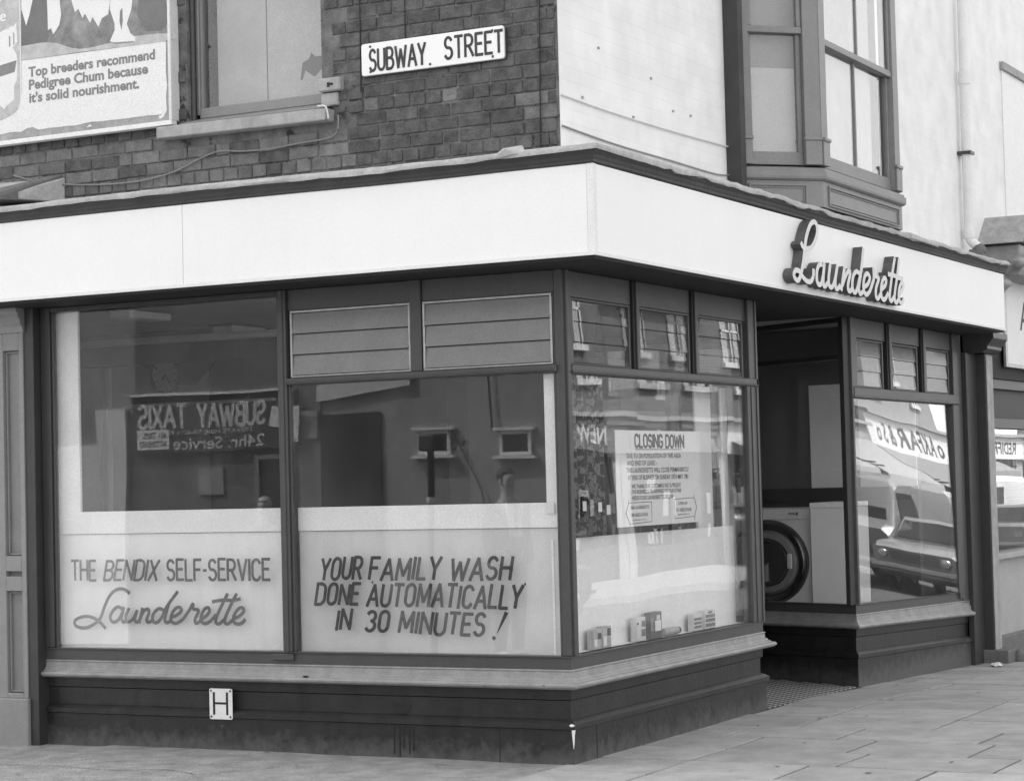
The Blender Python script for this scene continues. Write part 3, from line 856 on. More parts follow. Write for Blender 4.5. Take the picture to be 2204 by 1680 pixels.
# ---- moulded base
pathA = [(-4.02, 0), (0, 0), (0, 3.115), (-1.1, 2.51)]
pathB = [(-1.1, 5.80), (0, 5.19), (0, 8.40)]
def zB(x, y, z):
    s = max(0.0, y - 5.19)
    k = 0.034 if z < 0.5 else 0.024
    if z < 0.0: return z - 0.06 * s
    return z - k * s - 0.012
def bases(path, zf, sub):
    mb = MB(); sweep(mb, [(-0.06, -0.25), (0.014, -0.25), (0.014, 0.200), (0.030, 0.206), (0.030, 0.236), (0.004, 0.256), (-0.012, 0.262), (-0.012, 0.372), (0.0, 0.380), (0.002, 0.440), (-0.06, 0.440)], path, zf, sub=sub)
    a = obj('stall_riser', mb, M['paint_riser'], B)
    mb = MB(); sweep(mb, [(-0.06, 0.441), (0.022, 0.441), (0.052, 0.446), (0.067, 0.457), (0.070, 0.468), (0.062, 0.480), (0.045, 0.485), (0.040, 0.492), (0.030, 0.497), (0.026, 0.508), (0.016, 0.514), (0.012, 0.545), (0.018, 0.552), (0.012, 0.559), (-0.06, 0.559)], path, zf, sub=sub)
    b = obj('cill', mb, M['cill'], B)
    mb = MB(); sweep(mb, [(-0.06, 0.560), (0.006, 0.560), (0.006, 0.628), (0.018, 0.632), (0.018, 0.640), (-0.06, 0.640)], path, zf, sub=sub)
    obj('bottom_rail', mb, M['paint'], B)
bases(pathA, lambda x, y, z: z + (-0.10 if z < 0 else 0), 12)
bases(pathB, zB, 12)
# slab joints in the lowest board, paint runs and a burnt patch
mb = MB(); mb.box(-0.492, -0.486, -0.0155, 0.0, -0.05, 0.199); mb.box(0.0, 0.0155, 0.30, 0.306, -0.05, 0.199); obj('board_joint', mb, M['black'], B)
mb = MB(); mb.box(-1.23, -1.05, -0.0, 0.0, 0, 0)
mb = MB()
pts = [(-1.19 + .06 * math.cos(a) * (1 + .3 * math.sin(3 * a)), .30 + .045 * math.sin(a) * (1 + .25 * math.cos(2 * a))) for a in [2 * math.pi * i / 18 for i in range(18)]]
mb.prism([(x, z) for x, z in pts], 'y', 0.0105, 0.009)
for xq, zq in ((-1.24, .02), (-1.20, -.0), (-1.17, .05), (-1.13, .02), (-1.10, .04)): mb.box(xq, xq + .008, -0.0162, -0.014, zq, 0.19)
obj('tar_stain', mb, M['black'], B)
mb = MB(); mb.sphere((0.012, -0.026, 0.230), 0.020, 0.008, 0.009, 8); mb.tube([(0.016, -0.0165, 0.204), (0.014, -0.016, 0.17), (0.015, -0.0158, 0.13), (0.013, -0.0155, 0.09)], [0.012, 0.008, 0.005, 0.001], 6); obj('white_paint_run', mb, M['white'], B)
mb = MB(); mb.sphere((-1.86, -0.055, 0.489), 0.022, 0.010, 0.005, 8); obj('knot', mb, M['black'], B)
# cement skirt splashed against the left end of the base
mb = MB(); n = 300
for i in range(n + 1):
    x = -3.98 + 3.4 * i / n
    h = max(0.0, (0.07 - 0.02 * (x + 3.98)) + 0.03 * noise.noise(Vector((x * 3, 0, 0))) + 0.02 * noise.noise(Vector((x * 14, 1, 0))))
    mb.v += [(x, -0.0165, h), (x, -0.019, max(-.02, h * 0.4)), (x, -0.045, -0.012)]
for i in range(n):
    a = 3 * i
    mb.f += [(a, a + 3, a + 4, a + 1), (a + 1, a + 4, a + 5, a + 2)]; mb.m += [0, 0]
pass

# ---- joinery of the side street front
def bar(name, x0, x1, y0, y1, z0, z1, m='paint', bevel=0.004, parent=B, label=None):
    return obj(name, MB().box(x0, x1, y0, y1, z0, z1), M[m], parent, bevel=bevel, label=label)
W1 = pieces('window', MB().box(-4.00, -3.918, -0.03, 0.05, 0.641, 2.965).box(-3.918, -2.04, -0.025, 0.05, 2.932, 2.964), M['paint_dark'], B, bevel=0.005, first='window_head')
bar('mullion', -2.04, -1.976, -0.03, 0.05, 0.641, 2.964)
mb = MB(); mb.box(-2.056, -2.041, -0.012, 0.02, 0.641, 2.93); mb.box(-1.975, -1.960, -0.012, 0.02, 0.641, 2.345); mb.box(-2.02, -1.996, -0.038, -0.031, 0.641, 2.964)
mb.box(-3.917, -3.900, -0.012, 0.02, 0.641, 2.93)
pieces('glazing_bead', mb, M['paint'], B, bevel=0.003)
bar('mullion_block', -2.14, -1.97, -0.028, 0.0, 0.585, 0.628)
bar('transom', -1.975, -0.03, -0.035, 0.05, 2.346, 2.392)
bar('transom_bead', -1.975, -0.05, -0.045, -0.036, 2.352, 2.364)
bar('corner_post', -0.045, 0.0, -0.012, 0.05, 0.641, 2.964)
mb = MB(); mb.box(-0.062, -0.046, -0.006, 0.03, 0.641, 2.345); mb.box(-0.012, 0.013, -0.013, 0.012, 0.641, 2.964); pieces('corner_bead', mb, M['paint'], B, bevel=0.003)
# louvre vents in the side street front
def louvre(axis, a0, a1, z0, z1, m, tilt=0.0, n=3, frame='paint', head=True):
    """an opening light of overlapping glass blades in its frame"""
    T = (lambda a, d, z: (a, -d, z)) if axis == 'y' else (lambda a, d, z: (d, a, z))
    def bx(mb, a, b, d0, d1, za, zb):
        p, q = T(a, d0, za), T(b, d1, zb); mb.box(p[0], q[0], p[1], q[1], p[2], q[2])
    mb = MB(); f = 0.014
    bx(mb, a0, a1, -0.02, 0.010, z1 - f, z1); bx(mb, a0, a1, -0.02, 0.010, z0, z0 + f * .8); bx(mb, a0, a0 + f, -0.02, 0.010, z0 + f * .8, z1 - f); bx(mb, a1 - f, a1, -0.02, 0.010, z0 + f * .8, z1 - f)
    L_ = obj('louvre_vent', mb, M['steel' if axis == 'y' else 'paint'], B, bevel=0.002)
    hh = (z1 - z0 - 2 * f) / n
    for k in range(n):
        za = z0 + f + k * hh + .001; zb = za + hh - 0.005
        mb = MB(); A0, A1 = a0 + f + .002, a1 - f - .002
        d0, d1 = 0.004 + tilt * .6, -0.0035 - tilt * .6
        p = [T(A0, d0, za), T(A1, d0, za), T(A1, d0 - .006, za), T(A0, d0 - .006, za), T(A0, d1, zb), T(A1, d1, zb), T(A1, d1 - .006, zb), T(A0, d1 - .006, zb)]
        mb.hexa(p)
        obj('louvre_blade', mb, m[k] if isinstance(m, list) else m, L_)
    return L_
louvre('y', -1.955, -1.055, 2.395, 2.825, M['frosted'], tilt=.010)
louvre('y', -0.965, -0.062, 2.395, 2.825, M['frosted'], tilt=.010)
bar('head_panel', -1.975, -1.05, -0.004, 0.05, 2.826, 2.964)
bar('head_panel', -0.97, -0.046, -0.0045, 0.05, 2.826, 2.964)
bar('louvre_post', -1.049, -0.971, -0.022, 0.05, 2.393, 2.9645)
bar('louvre_post', -0.060, -0.047, -0.006, 0.05, 2.393, 2.825)
bar('dark_lining', -1.95, -0.07, 0.045, 0.06, 2.38, 2.84, 'inner_dark', 0)

# panes and painted words
p1 = pane('window_pane', 'y', 0.0, -3.905, -2.05, 0.641, 2.932, M['glass_dirty'], W1, wave=0.0006, seed=1)
p2 = pane('window_pane', 'y', 0.001, -1.965, -0.058, 0.641, 2.346, M['glass_dirty'], W1, wave=0.0005, seed=4)
TL = T_left(0.010)
Tin = lambda u, v, d: (u, 0.0125 - d, v)
WSCRIPT = [[(-3.303, 1.011), (-3.353, 1.038), (-3.414, 1.032), (-3.47, 0.991), (-3.513, 0.922), (-3.554, 0.84), (-3.636, 0.787), (-3.71, 0.775), (-3.766, 0.792), (-3.766, 0.827), (-3.697, 0.852), (-3.62, 0.846), (-3.559, 0.817), (-3.512, 0.777)], [(-3.359, 0.899), (-3.399, 0.919), (-3.443, 0.893), (-3.468, 0.847), (-3.445, 0.816), (-3.401, 0.83), (-3.367, 0.876), (-3.353, 0.914)], [(-3.359, 0.893), (-3.372, 0.841), (-3.355, 0.816), (-3.329, 0.83)], [(-3.31, 0.907), (-3.334, 0.859), (-3.325, 0.819), (-3.278, 0.836), (-3.241, 0.894)], [(-3.241, 0.894), (-3.261, 0.836), (-3.245, 0.817), (-3.219, 0.831)], [(-3.195, 0.908), (-3.224, 0.817)], [(-3.219, 0.837), (-3.186, 0.889), (-3.152, 0.906), (-3.141, 0.883), (-3.162, 0.831), (-3.147, 0.817), (-3.121, 0.828)], [(-3.015, 0.895), (-3.059, 0.909), (-3.104, 0.874), (-3.113, 0.832), (-3.085, 0.815), (-3.042, 0.844), (-2.991, 0.924), (-2.904, 1.019)], [(-2.976, 0.941), (-3.011, 0.844), (-2.997, 0.816), (-2.965, 0.827)], [(-2.957, 0.852), (-2.914, 0.866), (-2.874, 0.896), (-2.891, 0.919), (-2.928, 0.905), (-2.957, 0.861), (-2.958, 0.827), (-2.923, 0.812), (-2.876, 0.83), (-2.847, 0.856)], [(-2.847, 0.856), (-2.808, 0.902), (-2.779, 0.94), (-2.776, 0.908), (-2.735, 0.897), (-2.764, 0.84), (-2.757, 0.815), (-2.731, 0.823), (-2.708, 0.843)], [(-2.708, 0.846), (-2.67, 0.866), (-2.646, 0.897), (-2.659, 0.917), (-2.69, 0.903), (-2.715, 0.857), (-2.709, 0.822), (-2.675, 0.813), (-2.633, 0.835), (-2.597, 0.869)], [(-2.501, 1.005), (-2.544, 0.937), (-2.592, 0.853), (-2.595, 0.819), (-2.568, 0.813), (-2.526, 0.842)], [(-2.429, 1.005), (-2.476, 0.932), (-2.52, 0.853), (-2.524, 0.819), (-2.496, 0.814), (-2.457, 0.842)], [(-2.619, 0.956), (-2.537, 0.967), (-2.461, 0.965), (-2.402, 0.975)], [(-2.457, 0.845), (-2.409, 0.863), (-2.372, 0.897), (-2.387, 0.919), (-2.422, 0.904), (-2.454, 0.859), (-2.45, 0.822), (-2.415, 0.811), (-2.383, 0.823), (-2.365, 0.841)]]
mb = MB(); k = 0
for s in WSCRIPT:
    k = ribbon(mb, catmull(s, 6), 0.0115, 0.0115, Tin, 0.001, 0.000004, k, side=0)
obj('painted_script', mb, M['letter_faded'], p1)
caps('THE', -3.79, -3.585, 1.098, 0.130, Tin, 0.0088, 'painted_word', M['letter_faded'], p1, wob=.02)
caps('BENDIX', -3.515, -3.075, 1.098, 0.130, Tin, 0.0088, 'painted_word', M['letter_faded'], p1, slant=0.22, wob=.02)
caps('SELF-SERVICE', -2.985, -2.165, 1.098, 0.134, Tin, 0.0092, 'painted_word', M['letter_faded'], p1, wob=.02)
Tin2 = Tin
for txt, xa, xb, zb, h, ri in (('YOUR', -1.780, -1.475, 1.104, .132, 0), ('FAMILY', -1.41, -0.905, 1.101, .132, 0), ('WASH', -0.825, -0.405, 1.098, .132, 0),
                               ('DONE', -1.818, -1.50, .945, .126, 0), ('AUTOMATICALLY', -1.43, -0.34, .936, .132, -.012),
                               ('IN', -1.665, -1.565, .782, .120, 0), ('30', -1.45, -1.285, .776, .122, 0), ('MINUTES', -1.20, -0.60, .768, .130, -.012)):
    caps(txt, xa, xb, zb, h, Tin2, 0.0108, 'painted_word', M['paint_letter'], p2, gap=.21, slant=0.20, wob=.045, rise=ri)
mb = MB(); ribbon(mb, [(-0.435, .895), (-0.50, .775)], 0.011, 0.011, Tin2, .001, 0, 0, side=0, taper=lambda t: 1.25 - t)
mb.prism([(-0.525 + .013 * math.cos(a), .742 + .013 * math.sin(a)) for a in [math.pi * i / 6 for i in range(12)]], 'y', 0.0112, 0.0105)
for xq, zq in ((-1.385, 1.082), (-0.30, 1.07)): mb.prism([(xq + .007 * math.cos(a), zq + .009 * math.sin(a)) for a in [math.pi * i / 6 for i in range(12)]], 'y', 0.0112, 0.0105)
obj('painted_mark', mb, M['paint_letter'], p2)

# boards behind the side street glass
def backboard(xa, xb, stile, part):
    mb = MB(); mb.box(xa, xb, 0.075, 0.09, 0.60, 1.405)
    bb = obj('backing_panel', mb, M['board_l' if part == 0 else 'offwhite'], B)
    mb = MB(); mb.box(xa, xb, 0.060, 0.085, 1.408, 1.560)
    if stile < 0: mb.box(xa, -3.745, 0.060, 0.085, 1.560, 2.95)
    else: mb.box(-0.165, xb, 0.060, 0.085, 1.560, 2.34)
    obj('display_frame', mb, M['white'], B, bevel=0.003)
backboard(-3.99, -2.03, -1, 0)
backboard(-1.97, -0.055, 1, 1)
mb = MB(); mb.box(-0.17, -0.105, 0.045, 0.058, 1.495, 1.555); obj('paper_label', mb, M['paper'], B)

# left hand pilaster
PL = obj('pilaster', MB().box(-4.375, -4.086, -0.06, 0.05, 0.30, 2.84), M['trimgrey'], B, bevel=0.004)
mb = MB()
def frame_rect(mb, x0, x1, z0, z1, w, y0, y1):
    mb.box(x0, x1, y0, y1, z0, z0 + w); mb.box(x0, x1, y0, y1, z1 - w, z1); mb.box(x0, x0 + w, y0, y1, z0 + w, z1 - w); mb.box(x1 - w, x1, y0, y1, z0 + w, z1 - w)
mb.box(-4.375, -4.265, -0.11, -0.0605, 0.30, 2.80); mb.box(-4.125, -4.086, -0.11, -0.0605, 0.30, 2.80)
mb.box(-4.265, -4.125, -0.11, -0.0605, 2.68, 2.80); mb.box(-4.265, -4.125, -0.11, -0.0605, 1.165, 1.27); mb.box(-4.265, -4.125, -0.11, -0.0605, 1.03, 1.13); mb.box(-4.265, -4.125, -0.11, -0.0605, 0.30, 0.335)
obj('pilaster_panel', mb, M['trimgrey'], B, bevel=0.003)
mb = MB(); frame_rect(mb, -4.262, -4.128, 1.275, 2.675, 0.012, -0.085, -0.0612); frame_rect(mb, -4.262, -4.128, 0.34, 1.025, 0.012, -0.085, -0.0612)
obj('pilaster_bead', mb, M['trimgrey'], B, bevel=0.003)
mb = MB(); sweep(mb, [(0.0, 2.80), (0.118, 2.80), (0.125, 2.83), (0.13, 2.845), (0.15, 2.86), (0.15, 2.89), (0.17, 2.905), (0.17, 2.93), (0.19, 2.945), (0.19, 2.985), (0.0, 2.985)], [(-4.42, 0), (-4.075, 0)])
obj('pilaster_cap', mb, M['trimgrey'], B, bevel=0.002)
mb = MB(); mb.box(-4.40, -4.075, -0.13, 0.05, -0.1, 0.30); obj('pilaster_base', mb, M['trimgrey'], B, bevel=0.006)
mb = MB(); mb.box(-4.085, -4.003, -0.10, 0.05, -0.1, 2.965); obj('pilaster_side', mb, M['paint_dark'], B, bevel=0.003)

# ---- joinery of the main road front, first shop window
W2 = pieces('window', MB().box(-0.05, 0.030, 0.012, 0.06, 0.641, 2.964).box(-0.05, 0.030, 2.90, 2.955, 0.641, 2.345), M['paint'], B, bevel=0.004, first='window_stile')
bar('jamb_post', -0.05, 0.028, 2.956, 3.105, 0.641, 2.964)
mb = MB(); mb.box(0.0285, 0.036, 3.07, 3.10, 0.641, 2.964); mb.box(0.0285, 0.036, 2.965, 2.985, 0.641, 2.33); pieces('jamb_bead', mb, M['paint'], B, bevel=0.003)
bar('transom', -0.05, 0.036, 0.061, 3.10, 2.334, 2.392)
bar('transom_bead', 0.0365, 0.045, 0.05, 3.10, 2.340, 2.352)
for a0, a1 in ((0.115, 0.955), (1.10, 1.915), (2.065, 2.875)):
    louvre('x', a0, a1, 2.395, 2.800, M['glass'])
bar('head_panel', -0.03, 0.004, 0.062, 0.985, 2.802, 2.964)
bar('head_panel', -0.03, 0.0045, 1.085, 1.945, 2.802, 2.9645)
bar('head_panel', -0.03, 0.004, 2.055, 2.955, 2.802, 2.964)
for a in (0.956, 1.916, 2.876): bar('louvre_stop', -0.03, 0.004, a, a + .028, 2.393, 2.801, 'paint_dark', .002)
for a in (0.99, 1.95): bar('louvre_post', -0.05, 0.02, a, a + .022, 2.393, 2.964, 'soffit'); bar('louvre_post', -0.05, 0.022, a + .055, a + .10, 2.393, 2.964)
bar('louvre_post', -0.05, 0.02, 0.062, 0.114, 2.393, 2.801)
p3 = pane('window_pane', 'x', 0.006, 0.062, 2.90, 0.641, 2.334, M['glass'], W2, wave=0.0012, seed=9, na=60, nz=40)
mb = MB(); mb.box(-0.145, -0.13, 0.07, 2.95, 0.60, 1.335); obj('backing_panel', mb, M['white'], B)
mb = MB(); mb.box(-0.129, -0.012, 0.07, 2.95, 0.625, 0.640); obj('display_shelf', mb, M['white'], B)

# second shop window
Z2 = lambda y, z: z - 0.024 * max(0, y - 5.19) - 0.012
W3 = pieces('window', MB().box(-0.05, 0.03, 5.195, 5.235, 0.62, 2.964).box(-0.05, 0.03, 8.03, 8.07, 0.55, 2.30), M['paint'], B, bevel=0.004, first='window_stile')
bar('post', -0.03, 0.026, 5.236, 5.345, 2.393, 2.964)
bar('jamb_post', -0.05, 0.028, 8.071, 8.20, 0.50, 2.964); bar('jamb_post', -0.05, 0.015, 8.201, 8.38, 0.45, 2.9645)
bar('transom', -0.05, 0.036, 5.236, 8.20, 2.300, 2.392); bar('transom_bead', 0.0365, 0.045, 5.20, 8.20, 2.306, 2.322)
for i, (a0, a1) in enumerate(((5.35, 6.06), (6.315, 7.03), (7.26, 7.98))):
    louvre('x', a0, a1, 2.395, 2.795, M['glass'] if i < 2 else M['frosted_dark'])
    bar('louvre_stop', -0.03, 0.004, a1 + .001, a1 + .03, 2.393, 2.801, 'paint_dark', .002)
    bar('head_panel', -0.03, 0.0043, a0 - .01, a1 + .09, 2.802, 2.964)
for a in (6.155, 7.125): bar('louvre_post', -0.05, 0.02, a, a + .025, 2.393, 2.964, 'soffit'); bar('louvre_post', -0.05, 0.022, a + .07, a + .14, 2.393, 2.964)
p4 = pane('window_pane', 'x', 0.006, 5.235, 8.03, 0.612, 2.300, M['glass'], W3, wave=0.0007, seed=2.3, na=60, nz=40, twist=0.012, lean=0.010, zl1=0.555)
bar('glazing_bead', 0.008, 0.02, 5.236, 5.262, 0.62, 2.30, 'offwhite', .003)

# right hand pilaster and its bracket
obj('pilaster', MB().box(0.0, 0.06, 8.39, 8.72, -0.3, 2.80).box(-0.1, 0.15, 8.722, 8.95, -0.3, 2.80), M['paint_dark'], B, bevel=0.006)
obj('pilaster_edge', MB().box(0.152, 0.162, 8.73, 8.94, -0.05, 2.78), M['stone'], B, bevel=0.003)
mb = MB(); mb.prism([(0.0, 2.80), (0.19, 2.80), (0.24, 2.83), (0.24, 2.86), (0.30, 2.93), (0.30, 2.985), (0.0, 2.985)][::-1], 'y', 8.50, 9.0); obj('pilaster_cap', mb, M['paint_dark'], B, bevel=0.004)

# ---- splayed entrance
def along(p, d, s): return (p[0] + d[0] * s, p[1] + d[1] * s)
dB = Vector((-1.1, 0.61)).normalized(); nB = Vector((-dB.y, dB.x))  # along the return, away from the street
def slab(mb, p, d, s0, s1, t0, t1, z0, z1):
    n = Vector((d.y, -d.x))
    c = [Vector(p) + d * s + n * t for s, t in ((s0, t0), (s1, t0), (s1, t1), (s0, t1))]
    mb.hexa([(q.x, q.y, z0) for q in c] + [(q.x, q.y, z1) for q in c])
mb = MB(); slab(mb, (0, 5.19), dB, 0.0, 0.055, -0.05, 0.02, 0.62, 2.964); slab(mb, (0, 5.19), dB, 1.16, 1.25, -0.05, 0.02, 0.62, 2.964)
slab(mb, (0, 5.19), dB, 0.055, 1.16, -0.05, 0.02, 2.62, 2.66); slab(mb, (0, 5.19), dB, 0.055, 1.16, -0.05, 0.02, 2.92, 2.964)
W4 = obj('window', mb, M['paint_dark'], B, bevel=0.003)
mb = MB(); slab(mb, (0, 5.19), dB, 0.056, 1.159, -0.006, 0.0, 0.62, 2.62); slab(mb, (0, 5.19), dB, 0.056, 1.159, -0.006, 0.0, 2.66, 2.92); obj('window_pane', mb, M['glass'], W4)
dA = Vector((-1.1, -0.605)).normalized()
mb = MB(); slab(mb, (0, 3.115), dA, 0.0, 0.055, -0.02, 0.05, 0.641, 2.964); slab(mb, (0, 3.115), dA, 1.16, 1.25, -0.02, 0.05, 0.641, 2.964); slab(mb, (0, 3.115), dA, 0.055, 1.16, -0.02, 0.05, 2.62, 2.66)
W5 = obj('window', mb, M['paint_dark'], B, bevel=0.003)
mb = MB(); slab(mb, (0, 3.115), dA, 0.056, 1.159, 0.0, 0.006, 0.641, 2.62); obj('window_pane', mb, M['glass'], W5)
mb = MB(); mb.box(-1.16, -1.10, 2.52, 2.62, 0.0, 2.964); mb.box(-1.16, -1.10, 5.70, 5.80, 0.0, 2.964); mb.box(-1.16, -1.10, 2.62, 5.70, 2.60, 2.68)
D = obj('door', mb, M['paint_dark'], B, bevel=0.004)
mb = MB(); mb.box(-1.15, -1.11, 2.63, 2.74, 0.06, 2.59); mb.box(-1.15, -1.11, 4.10, 4.21, 0.06, 2.59); mb.box(-1.15, -1.11, 2.74, 4.10, 0.06, 0.4); mb.box(-1.15, -1.11, 2.74, 4.10, 2.48, 2.59)
mb.box(-1.15, -1.11, 4.23, 5.69, 0.06, 0.4); mb.box(-1.15, -1.11, 4.23, 4.33, 0.4, 2.59); mb.box(-1.15, -1.11, 5.60, 5.69, 0.4, 2.59); mb.box(-1.15, -1.11, 4.33, 5.60, 2.48, 2.59)
obj('door_leaf', mb, M['paint_dark'], D, bevel=0.004)
mb = MB(); mb.box(-1.133, -1.127, 2.741, 4.099, 0.401, 2.479); mb.box(-1.133, -1.127, 4.331, 5.599, 0.401, 2.479); obj('door_glass', mb, M['glass'], D)
mb = MB(); mb.tube([(-1.08, 4.15, 1.0), (-1.08, 4.15, 1.3)], 0.012, 8); obj('door_handle', mb, M['chrome'], D)
# small mosaic tiles of the entrance floor
mb = MB(); zE = lambda x, y: -0.002 - 0.016 * max(0, y - 3.1) - 0.004 * x
mb.hexa([(-1.1, 2.45, -0.15), (0.02, 3.08, -0.15), (0.02, 5.2, -0.15), (-1.1, 5.85, -0.15), (-1.1, 2.45, zE(-1.1, 3.1) - .003), (0.02, 3.08, zE(0, 3.1) - .003), (0.02, 5.2, zE(0, 5.2) - .003), (-1.1, 5.85, zE(-1.1, 5.85) - .003)])
ef = obj('entrance_floor', mb, M['joint'], B)
ml, md = MB(), MB(); r_ = random.Random(9)
t = 0.052
for i in range(22):
    for j in range(66):
        x = -1.09 + i * t; y = 2.5 + j * t
        if y < 3.10 + 0.55 * x + .03 or y > 5.17 - 0.555 * x - .06 or x > -0.01: continue
        z = zE(x, y) + 0.003
        w = t * .86
        light = ((i + j) % 2 == 0)
        tgt = ml if light else md
        ww = w if light else w * 0.98
        tgt.hexa([(x, y, z - .012), (x + ww, y, z - .012), (x + ww, y + ww, z - .012), (x, y + ww, z - .012), (x, y, z + r_.uniform(0, .001)), (x + ww, y, z), (x + ww, y + ww, z - .001), (x, y + ww, z)])
obj('pale_floor_tiles', ml, M['tile_l'], ef, kind='stuff')
obj('black_floor_tiles', md, M['tile_d'], ef, kind='stuff')
bar('entrance_ceiling', -1.1, 0.35, 3.12, 5.18, 2.966, 2.99, 'soffit', 0)

# ---- first floor window on the side street
FW = pieces('window', MB().box(-2.745, -2.718, 0.11, 0.22, 4.19, 6.2).box(-1.745, -1.69, 0.11, 0.22, 4.19, 6.2).box(-2.718, -1.745, 0.11, 0.22, 4.165, 4.235), M['trimgrey'], B, bevel=0.005, first='window_frame')
bar('window_jamb', -2.752, -2.7455, 0.06, 0.22, 4.10, 6.2, 'paint_dark')
mb = MB(); mb.tube([(-2.74, 0.075, 4.12), (-2.74, 0.075, 6.2)], 0.018, 10); obj('waste_pipe', mb, M['darkmetal'], B, smooth=True)
bar('window_sash', -2.717, -2.700, 0.125, 0.165, 4.236, 6.2, 'trimgrey', .003, FW)
mb = MB(); mb.box(-2.70, -1.745, 0.148, 0.152, 4.236, 6.2); obj('window_pane', mb, M['glass'], FW)
mb = MB(); mb.box(-2.625, -2.232, 0.200, 0.206, 4.15, 6.2); mb.box(-2.226, -1.70, 0.203, 0.209, 4.15, 6.2); obj('blind', mb, M['blind_dim'], FW)
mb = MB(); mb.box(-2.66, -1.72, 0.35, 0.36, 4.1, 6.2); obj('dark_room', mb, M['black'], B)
mb = MB(); c0 = (-1.84, 4.47)
pts = [(-1.93, 4.42), (-1.86, 4.37), (-1.80, 4.42), (-1.76, 4.50), (-1.75, 4.62), (-1.80, 4.50), (-1.85, 4.50), (-1.88, 4.53), (-1.90, 4.49), (-1.95, 4.47), (-1.97, 4.36), (-1.955, 4.36)]
mb.prism(pts, 'y', 0.2022, 0.2005); obj('torn_patch', mb, M['inner_dark'], FW)
mb = MB(); mb.prism([(-2.944, 4.031), (-1.61, 4.022), (-1.60, 4.10), (-2.944, 4.108)][::-1], 'y', -0.075, 0.11)
obj('window_sill', mb, M['stone'], B, bevel=0.006)
mb = MB(); mb.hexa([(-2.75, -0.07, 4.108), (-1.61, -0.07, 4.102), (-1.61, 0.11, 4.15), (-2.75, 0.11, 4.15), (-2.75, -0.07, 4.112), (-1.61, -0.07, 4.106), (-1.61, 0.11, 4.164), (-2.75, 0.11, 4.164)]); obj('sill_top', mb, M['bay'], B)
mb = MB(); mb.tube(catmull([(-1.66, -0.078, 4.115), (-1.60, -0.085, 4.108), (-1.585, -0.08, 4.07), (-1.585, -0.07, 4.03)], 5), 0.006, 6); obj('sill_lead', mb, M['offwhite'], B)
mb = MB(); mb.box(-1.688, -1.525, -0.025, 0.05, 4.215, 4.300); obj('padstone', mb, M['stone'], B, bevel=0.008)
mb = MB(); mb.box(-1.685, -1.56, 0.0, 0.05, 4.125, 4.208); obj('patched_brick', mb, M['stone'], B, bevel=0.006)
mb = MB(); mb.box(-1.62, -1.60, -0.027, -0.024, 4.24, 4.27); mb.box(-1.60, -1.575, -0.027, -0.0245, 4.25, 4.265); obj('pad_mark', mb, M['black'], B)
CAB = [(-4.241, 3.911), (-4.101, 3.869), (-3.896, 3.822), (-3.493, 3.78), (-3.139, 3.775), (-2.848, 3.814), (-2.638, 3.882), (-2.487, 3.914), (-2.302, 3.897), (-2.082, 3.891), (-1.865, 3.906), (-1.652, 3.916), (-1.573, 3.947), (-1.557, 4.014), (-1.56, 4.06)]
mb = MB(); mb.tube([(x, 0.002, z) for x, z in catmull(CAB, 6)], 0.0055, 6); obj('cable', mb, M['bay'], B, smooth=True)
for a_, b_ in (((-1.38, 0.012, 5.3), (-1.389, 0.012, 4.19)), ((-0.09, 0.012, 5.2), (-0.118, 0.012, 3.70)), ((-1.045, 0.012, 5.2), (-1.054, 0.012, 4.49))): obj('bell_wire', MB().tube([a_, b_], 0.004, 6), M['black'], B)

# ---- bay window on the main road front (two splayed cheeks and a front)
BW = thing('bay_window_dummy', '', '')
bpy.data.objects.remove(BW)
def bay_pts(o):   # plan of the bay offset outward by o
    return offset_path([(0.0, 2.79), (0.51, 3.30), (0.51, 5.15), (0.0, 5.66)], o)
bp_ = [(0.0, 2.79), (0.51, 3.30), (0.51, 5.15), (0.0, 5.66)]
def ring(name, prof, m='bay', bevel=0.0):
    mb = MB(); sweep(mb, prof, bp_); return obj(name, mb, M[m], B, bevel=bevel)
ring('bay_apron', [(-0.03, 3.63), (0.0, 3.63), (0.0, 3.82), (-0.03, 3.82)])
ring('bay_apron_moulding', [(-0.02, 3.821), (0.012, 3.821), (0.030, 3.833), (0.034, 3.850), (0.034, 3.887), (-0.02, 3.90)])
ring('bay_sill', [(-0.08, 3.901), (0.02, 3.888), (0.02, 3.910), (-0.08, 3.935)])
ring('bay_head', [(-0.1, 6.3), (0.03, 6.3), (0.05, 6.5), (0.15, 6.9), (-0.1, 6.9)])
mb = MB(); mb.prism([(0.0, 2.79), (0.51, 3.30), (0.51, 5.15), (0.0, 5.66), (-0.3, 5.66), (-0.3, 2.79)], 'z', 6.91, 7.0); obj('bay_roof', mb, M['slate'], B)
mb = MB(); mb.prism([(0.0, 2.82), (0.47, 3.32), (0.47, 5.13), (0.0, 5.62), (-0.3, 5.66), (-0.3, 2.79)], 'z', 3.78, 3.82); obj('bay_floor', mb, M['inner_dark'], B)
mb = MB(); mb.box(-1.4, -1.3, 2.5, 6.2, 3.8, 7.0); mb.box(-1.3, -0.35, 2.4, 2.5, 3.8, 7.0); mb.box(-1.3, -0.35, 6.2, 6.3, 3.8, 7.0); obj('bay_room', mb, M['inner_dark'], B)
segs = [(Vector(bp_[0]), Vector(bp_[1])), (Vector(bp_[1]), Vector(bp_[2])), (Vector(bp_[2]), Vector(bp_[3]))]
